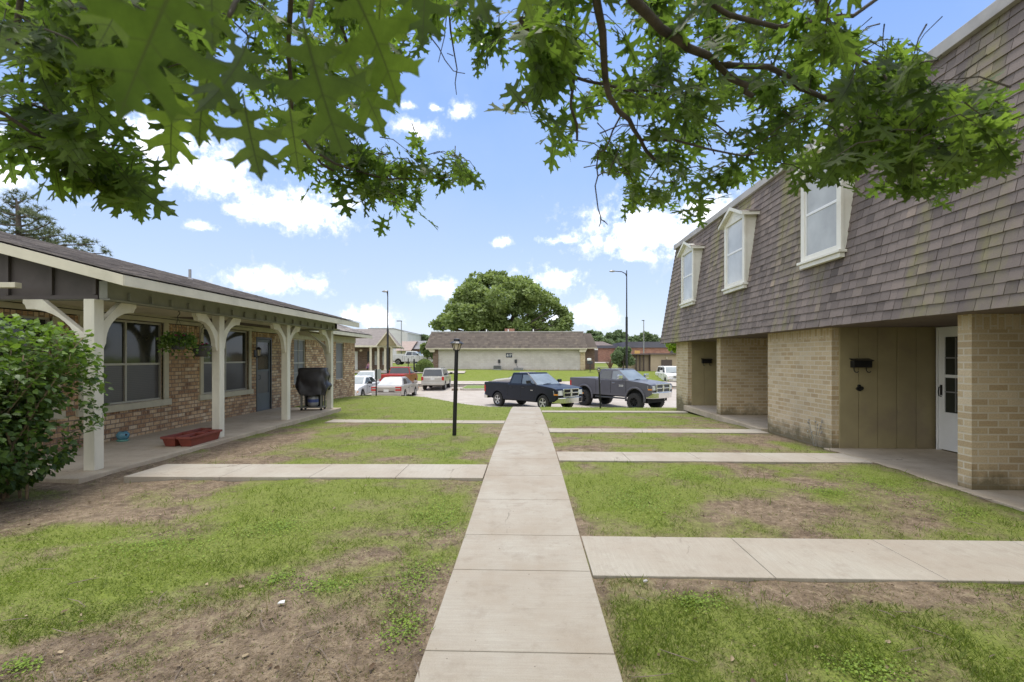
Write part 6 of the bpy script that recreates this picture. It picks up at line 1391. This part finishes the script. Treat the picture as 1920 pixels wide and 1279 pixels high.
# ================================================================ PORCH THINGS
# covered gas grill
t = thing("gas_grill", "gas grill under a rumpled black cover with a gas cylinder on its shelf", "grill", (-6.08, 13.75, .025), R(8))
def cover():
    me = MB(); nx, nz = 44, 22; prof = []
    for j in range(nz + 1):
        v = j / nz
        for i in range(nx):
            a = 2 * math.pi * i / nx; c_, s_ = math.cos(a), math.sin(a); e = .42
            w = .40 * (1 if v > .0 else 1); sx = math.copysign(abs(c_) ** e, c_) * (.43 - .05 * v + (-.09 if v > .93 else 0)); sy = math.copysign(abs(s_) ** e, s_) * (.27 - .05 * v * v + (-.08 if v > .93 else 0))
            skirt = .52 + .10 * math.sin(a * 2 + .6) + .05 * math.sin(a * 5 + 1) ; z = skirt + (1.22 - skirt) * min(1, v / .93)
            if v > .93: z = 1.225
            f = (1 - v) * .035 * math.sin(a * 9 + v * 5) + .02 * math.sin(a * 15 - v * 9) * (1 - v) + .03 * math.sin(v * 11 + a * 3) * (v < .85)
            prof.append((sx * (1 + f * 1.6) + .015 * math.sin(v * 14 + a), sy * (1 + f * 2), z))
    fs = [(j * nx + i, j * nx + (i + 1) % nx, (j + 1) * nx + (i + 1) % nx, (j + 1) * nx + i) for j in range(nz) for i in range(nx)] + [tuple(nz * nx + i for i in range(nx))]
    me.add(prof, fs); return me
o = cover().build("cover", simple('black_vinyl_cover', (.030, .027, .030), .42, .2, 9, .25), t, smooth=True)
m = MB()
for sx in (-.27, .27):
    for sy in (-.18, .18): m.box(sx - .025, sx + .025, sy - .02, sy + .02, .09, .75)
m.box(-.32, .32, -.21, .21, .07, .10); m.build("frame", simple('olive_grey_frame', (.16, .155, .13), .5, .08, 8, 0), t, .004)
m = MB(); m.box(-.24, .24, .10, .12, .10, .72); m.build("back_panel", M['black'], t)
for sx in (-.27, .27):
    for sy in (-.18, .18): m = MB(); m.lathe((sx, sy, .035), [(.035, -.015), (.035, .015)], 12, axis='y'); m.build("caster", M['black'], t)
m = MB()
for s in (-1, 1): m.add([(s * .40, -.2, .72), (s * .40, .2, .72), (s * .33, .16, .42), (s * .33, -.16, .42), (s * .385, -.2, .72), (s * .385, .2, .72), (s * .32, .16, .42), (s * .32, -.16, .42)], [(0, 1, 2, 3), (7, 6, 5, 4), (0, 4, 5, 1), (2, 6, 7, 3)])
m.build("side_shelf", M['tan'], t)
gc_ = thing("gas_cylinder", "small white and blue gas cylinder standing on the grill shelf", "gas cylinder", (-6.06, 13.70, .125)); m = MB(); m.lathe((0, 0, 0), [(.10, 0), (.12, .02), (.145, .06), (.15, .12), (.15, .24), (.13, .31), (.06, .345), (.03, .35)], 18); m.build("tank", M['grey_metal'], gc_, smooth=True)
m = MB(); m.lathe((0, 0, 0), [(.151, .13), (.151, .22)], 18); m.build("band", simple('blue_band', (.05, .08, .25), .5), gc_); m = MB(); m.lathe((0, 0, .35), [(.09, -.01), (.09, .08)], 12); m.build("collar", M['white'], gc_)
# planters
def planter(x, y, l, rz, label):
    t = thing("planter_box", label, "planter", (x, y, .026), rz, "terracotta coloured planter boxes on the porch slab"); a, b, w, v, h = l / 2 - .05, l / 2, .085, .12, .17
    m = MB(); m.add([(-w, -a, 0), (w, -a, 0), (w, a, 0), (-w, a, 0), (-v, -b, h), (v, -b, h), (v, b, h), (-v, b, h), (-v + .02, -b + .02, h), (v - .02, -b + .02, h), (v - .02, b - .02, h), (-v + .02, b - .02, h), (-v + .025, -b + .025, h - .04), (v - .025, -b + .025, h - .04), (v - .025, b - .025, h - .04), (-v + .025, b - .025, h - .04)],
        [(0, 3, 2, 1), (0, 1, 5, 4), (1, 2, 6, 5), (2, 3, 7, 6), (3, 0, 4, 7), (4, 5, 9, 8), (5, 6, 10, 9), (6, 7, 11, 10), (7, 4, 8, 11), (8, 9, 13, 12), (9, 10, 14, 13), (10, 11, 15, 14), (11, 8, 12, 15)])
    m.box(-v - .012, v + .012, -b - .012, -b, h - .035, h + .003); m.box(-v - .012, v + .012, b, b + .012, h - .035, h + .003); m.box(-v - .012, -v, -b, b, h - .035, h + .003); m.box(v, v + .012, -b, b, h - .035, h + .003)
    m.build("box", M['plastic_red'], t, .003); m = MB(); m.box(-v + .03, v - .03, -b + .03, b - .03, h - .08, h - .045); m.build("soil", M['soil'], t)
planter(-5.70, 8.22, .52, R(2), "front planter box at the slab edge, nearest the lawn path"); planter(-5.96, 8.22, .52, R(-2), "planter box tucked on the house side of the nearest one")
planter(-5.72, 8.62, .40, R(0), "planter box touching the foot of the second porch post") ; planter(-5.99, 8.72, .58, R(3), "rearmost planter box, house side of the second porch post")
t = thing("flower_pot", "small round turquoise pot standing against the brick wall", "pot", (-7.22, 8.50, .026)); m = MB(); m.lathe((0, 0, .025), [(.055, 0), (.085, .03), (.10, .07), (.098, .11), (.07, .145), (.06, .15), (.055, .14), (.05, .12)], 20)
m.build("pot", simple('turquoise_glaze', (.11, .27, .35), .25, .15, 10, 0), t, smooth=True); m = MB(); m.lathe((0, 0, 0), [(.085, 0), (.098, .02), (.095, .03)], 20); m.build("saucer", simple('green_glaze', (.14, .36, .30), .3), t); m = MB(); m.lathe((.085, -.03, .12), [(.012, -.015), (.022, 0), (.012, .015)], 8, axis='x'); m.build("pocket", M['black'], t)
for i in range(1): m = MB(); m.lathe((0, 0, .15), [(.05, 0), (.045, .02), (.01, .03)], 10); m.build("soil", M['soil'], t)
# hanging baskets
def basket(x, y, zhook, zpot, pr, nleaf, spread, label, potmat, fl, seed):
    t = thing("hanging_basket", label, "hanging basket", (x, y, zpot), 0, "hanging baskets under the porch beam"); r = random.Random(seed); g = np.random.default_rng(seed); top = zhook - zpot
    m = MB(); m.lathe((0, 0, -.06), [(pr * .62, -.08), (pr * .72, -.06), (pr, .09), (pr * 1.06, .09), (pr * 1.06, .115), (pr * .95, .115), (pr * .9, .08)], 20); m.build("pot", potmat, t, smooth=False)
    m = MB(); m.tube([(0, 0, top), (.02, 0, top + .02), (.035, 0, top), (.03, 0, top - .03), (0, 0, top - .06), (0, 0, top - .10)], .006, 6); m.build("hook", M['black'], t)
    m = MB()
    for k in range(3): a = 2.1 * k + .4; m.tube([(0, 0, top - .10), (pr * math.cos(a), pr * math.sin(a), .05)], .003, 4)
    m.build("wire", M['black'], t)
    d = g.normal(size=(nleaf, 3)); d[:, 2] = d[:, 2] * .8 + .3; d /= np.linalg.norm(d, axis=1, keepdims=True); rad = spread * (.25 + .75 * g.random(nleaf)); p = d * rad[:, None] * np.array([1, 1.15, .50]); p[:, 2] += .05 - .22 * (rad / spread) ** 2 * (g.random(nleaf))
    batch("foliage", QUADL[0], QUADL[1], p, frames(d + g.normal(size=(nleaf, 3)) * .7, g.normal(size=(nleaf, 3)) + [0, 0, 1], .026 + .022 * g.random(nleaf)), M['shrub'], t, tone=g.random(nleaf) * .6)
    for k in range(fl): m = MB(); a, e = r.uniform(-1.6, 1.4), r.uniform(.3, .85); q = Vector((math.cos(a) * spread * e, math.sin(a) * spread * e, .07 + .03 * r.random())); m.lathe(tuple(q), [(.005, -.01), (.03, .012), (.005, .004)], 7); m.build("flower", M['flower'], t)
basket(-5.7, 7.83, 2.30, 1.82, .13, 1400, .27, "wide trailing hanging basket with magenta flowers, nearer the first post", M['darkgrey'], 6, 21)
basket(-5.7, 8.42, 2.12, 1.70, .145, 240, .15, "smaller grey hanging pot on the second post's bracket", simple('grey_pot', (.045, .042, .042), .5), 4, 22)
for o in bpy.data.objects:
    if o.parent is None and o.get('category') in ('grill', 'gas cylinder', 'planter', 'pot', 'hanging basket'): o.location += LEFT_OFF
# litter and small things on the lawn
for px, py, lab, s in ((528, 1130, "white scrap of litter on the bare soil left of the walk", .021), (1210, 1090, "small pale pebble by the side path", .015)):
    r_ = ray(px, py); k_ = CAMZ / -r_.z; x, y = r_.x * k_, r_.y * k_; m = MB(); m.add([(-s, -s * .5, 0), (s, -s * .3, .004), (s * .8, s * .5, .012), (-s * .7, s * .6, .004), (-s, -s * .5, .006), (s, -s * .3, .010), (s * .8, s * .5, .018), (-s * .7, s * .6, .010)], [(0, 3, 2, 1), (4, 5, 6, 7), (0, 1, 5, 4), (1, 2, 6, 5), (2, 3, 7, 6), (3, 0, 4, 7)])
    o = m.build("litter" if s > .02 else "pebble", M['white'] if s > .02 else M['capflash'], loc=(x, y, g1(x, y) - .005)); tag(o, lab, "litter" if s > .02 else "pebble")
t = thing("dry_plant", "dry grey seed heads standing against the tan brick wall", "plant", (5.0, 8.5, 0)); m = MB()
for i in range(14): a = rnd.uniform(0, 6.28); e = Vector((math.cos(a) * .10, math.sin(a) * .12, rnd.uniform(.25, .48))); m.tube([(0, 0, -.05), e * .6, e], .003, 4); m.lathe(tuple(e), [(.004, -.02), (.018, 0), (.004, .02)], 6)
m.build("stem", simple('dry_stem', (.33, .31, .27), .9), t)
# child sitting on the far porch
pc = at(691.5, 50.6); t = thing("person", "person in a pink top and purple shorts sitting on the far house porch", "person", (pc.x, 50.6, .20))
def skin(name, nodes, edges, mat, parent):
    me = bpy.data.meshes.new(name); me.from_pydata([n_[0] for n_ in nodes], edges, []); o = bpy.data.objects.new(name, me); COL.objects.link(o); o.parent = parent
    bpy.context.view_layer.objects.active = o; md = o.modifiers.new("skin", 'SKIN')
    for v_, n_ in zip(me.skin_vertices[0].data, nodes): v_.radius = (n_[1], n_[1])
    me.skin_vertices[0].data[0].use_root = True; s_ = o.modifiers.new("sub", 'SUBSURF'); s_.levels = 1; s_.render_levels = 1; me.materials.append(mat); return o
sk = simple('skin', (.33, .19, .13), .6, .05, 5, 0)
nodes = [((0, 0, .22), .15), ((0, 0, .42), .13), ((0, 0, .60), .13), ((0, -.01, .70), .06), ((0, -.02, .80), .10), ((0, -.02, .90), .085), ((-.17, -.02, .60), .05), ((-.22, -.12, .40), .04), ((-.12, -.28, .34), .032), ((-.08, -.34, .34), .03), ((.17, -.02, .60), .05), ((.22, -.12, .40), .04), ((.12, -.28, .34), .032), ((.08, -.34, .34), .03),
         ((-.10, -.05, .18), .09), ((-.14, -.38, .26), .07), ((-.14, -.44, .02), .045), ((-.14, -.56, -.02), .035), ((.10, -.05, .18), .09), ((.14, -.38, .26), .07), ((.14, -.44, .02), .045), ((.14, -.56, -.02), .035)]
skin("body", nodes, [(0, 1), (1, 2), (2, 3), (3, 4), (4, 5), (2, 6), (6, 7), (7, 8), (8, 9), (2, 10), (10, 11), (11, 12), (12, 13), (0, 14), (14, 15), (15, 16), (16, 17), (0, 18), (18, 19), (19, 20), (20, 21)], sk, t)
m = MB(); m.lathe((0, 0, 0), [(.175, .20), (.165, .42), (.175, .58), (.09, .67)], 14, sy=.85); m.build("shirt", simple('pink_cloth', (.45, .22, .30), .8), t, smooth=True)
for s in (-1, 1): m = MB(); m.tube([(s * .09, -.02, .20), (s * .12, -.20, .23), (s * .14, -.36, .26)], [.12, .10, .09], 10); m.build("shorts", simple('purple_cloth', (.30, .20, .42), .8), t, smooth=True)
m = MB(); m.lathe((0, 0, 0), [(.05, .76), (.11, .80), (.118, .88), (.08, .96), (.02, .985)], 12); o = m.build("hair", M['bark'], t, smooth=True); o.location = (0, .015, 0)
SUN_EL = R(70); SUN_AZ = R(-8); SUNSTR = 1.5; SUNANG = 18; SKYSTR = .13; EXPO = 1.0
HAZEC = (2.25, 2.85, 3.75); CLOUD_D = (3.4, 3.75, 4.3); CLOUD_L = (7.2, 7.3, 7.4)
# ================================================================ SKY AND LIGHT
w = bpy.data.worlds.new("World"); w.cycles.sampling_method = 'MANUAL'; w.cycles.sample_map_resolution = 512; scene.world = w; w.use_nodes = True; nt = w.node_tree
bg = nt.nodes["Background"]; bg.inputs[1].default_value = SKYSTR
sky = N(nt, "ShaderNodeTexSky", sky_type='NISHITA', sun_disc=False); sky.sun_elevation = SUN_EL; sky.sun_rotation = SUN_AZ
sky.air_density = 1.0; sky.dust_density = .6; sky.ozone_density = 2.2; sky.altitude = 300
hs = N(nt, "ShaderNodeHueSaturation", Saturation=1.1, Value=1.0); L(nt, sky.outputs[0], hs.inputs["Color"])
geo = N(nt, "ShaderNodeTexCoord").outputs["Generated"]
sep = N(nt, "ShaderNodeSeparateXYZ"); L(nt, geo, sep.inputs[0])
def MT(op, a, b=None, c=None):
    m = N(nt, "ShaderNodeMath", operation=op)
    for i, v in enumerate((a, b, c)):
        if v is None: continue
        if isinstance(v, (int, float)): m.inputs[i].default_value = v
        else: L(nt, v, m.inputs[i])
    return m.outputs[0]
az = MT('ARCTAN2', sep.outputs[0], sep.outputs[1]); el = MT('ARCSINE', sep.outputs[2])
# warp
n1 = noise(nt, 17, 9, geo, .66); n2 = noise(nt, 55, 6, geo, .65); n3 = noise(nt, 2.6, 6, geo, .6)
tot = None
CLOUDS = [(380, 325, 120, 55), (300, 270, 110, 50), (130, 305, 150, 50), (560, 400, 95, 48), (455, 398, 40, 14), (20, 335, 55, 35), (528, 532, 95, 28), (690, 597, 48, 24), (785, 241, 44, 20), (764, 197, 24, 12), (866, 212, 26, 20), (818, 203, 16, 8),
          (822, 540, 36, 22), (1030, 530, 62, 30), (1110, 590, 55, 34), (1215, 440, 150, 60), (1052, 452, 42, 13), (1320, 400, 90, 40), (1090, 600, 60, 20), (905, 80, 20, 8), (640, 385, 30, 20), (380, 425, 35, 12), (1180, 480, 60, 20), (940, 455, 18, 10),
          (700, 640, 200, 14), (-300, 250, 300, 120), (2300, 300, 300, 150)]
for px, py, rx, ry in CLOUDS:
    r = ray(px, py); a0 = math.atan2(r.x, r.y); e0 = math.asin(r.z / r.length)
    ra = abs(math.atan2(ray(px + rx, py).x, ray(px + rx, py).y) - a0); re_ = max(.004, abs(math.asin(ray(px, py - ry).z / ray(px, py - ry).length) - e0))
    ra *= 1.2; re_ *= 1.2
    dx = MT('DIVIDE', MT('SUBTRACT', az, a0), ra); dy0 = MT('DIVIDE', MT('SUBTRACT', el, e0), re_)
    dy = MT('MULTIPLY', dy0, MT('ADD', 1.0, MT('MULTIPLY', MT('LESS_THAN', dy0, 0.0), .35)))
    d = MT('SUBTRACT', 1.0, MT('SQRT', MT('ADD', MT('MULTIPLY', dx, dx), MT('MULTIPLY', dy, dy))))
    tot = d if tot is None else MT('MAXIMUM', tot, d)
dens = MT('ADD', MT('ADD', .14, MT('MULTIPLY', MT('MAXIMUM', tot, -1.6), 1.15)), MT('MULTIPLY', MT('SUBTRACT', n1, .5), 4.2))
dens = MT('ADD', dens, MT('MULTIPLY', MT('SUBTRACT', n2, .5), 2.2))
cf = ramp(nt, dens, [(0.0, (0, 0, 0)), (.4, (.24, .24, .24)), (1.5, (.96, .96, .96))])
# sky colour by elevation, bright unseen cloud added behind and overhead as fill light
front = MT('MULTIPLY', MT('GREATER_THAN', sep.outputs[1], .05), MT('LESS_THAN', el, .86))
grad = ramp(nt, el, [(0.0, (3.1, 3.3, 3.75)), (.12, (2.45, 2.9, 3.8)), (.35, (1.55, 2.25, 3.8)), (.65, (.85, 1.62, 3.75)), (1.0, (.5, 1.3, 3.6))])
c = mixc(nt, .86, hs.outputs[0], grad)
thin = ramp(nt, n3, [(.40, (0, 0, 0)), (.72, (.30, .30, .30))])
c = mixc(nt, thin, c, HAZEC)
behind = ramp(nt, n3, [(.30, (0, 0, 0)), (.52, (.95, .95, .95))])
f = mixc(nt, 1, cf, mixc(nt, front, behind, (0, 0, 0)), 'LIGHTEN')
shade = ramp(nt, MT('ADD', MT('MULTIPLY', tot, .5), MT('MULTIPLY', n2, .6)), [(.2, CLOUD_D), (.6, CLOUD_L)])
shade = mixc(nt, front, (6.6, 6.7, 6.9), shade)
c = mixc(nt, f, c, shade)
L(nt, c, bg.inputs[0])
sun = bpy.data.lights.new("sun", 'SUN'); sun.energy = SUNSTR; sun.angle = R(SUNANG); sun.color = (1, .955, .88)
so = bpy.data.objects.new("sun", sun); COL.objects.link(so)
# sun_rotation is measured clockwise from +Y
sd = Vector((math.sin(SUN_AZ) * math.cos(SUN_EL), math.cos(SUN_AZ) * math.cos(SUN_EL), math.sin(SUN_EL)))
so.rotation_euler = sd.to_track_quat('Z', 'Y').to_euler(); so.location = sd * 50
vs = scene.view_settings; vs.view_transform = 'Standard'; vs.look = 'None'; vs.gamma = 1; vs.use_curve_mapping = False; vs.exposure = EXPO
scene.cycles.max_bounces = 6; scene.cycles.diffuse_bounces = 3; scene.cycles.glossy_bounces = 2; scene.cycles.transmission_bounces = 3; scene.cycles.transparent_max_bounces = 4
scene.cycles.use_denoising = True
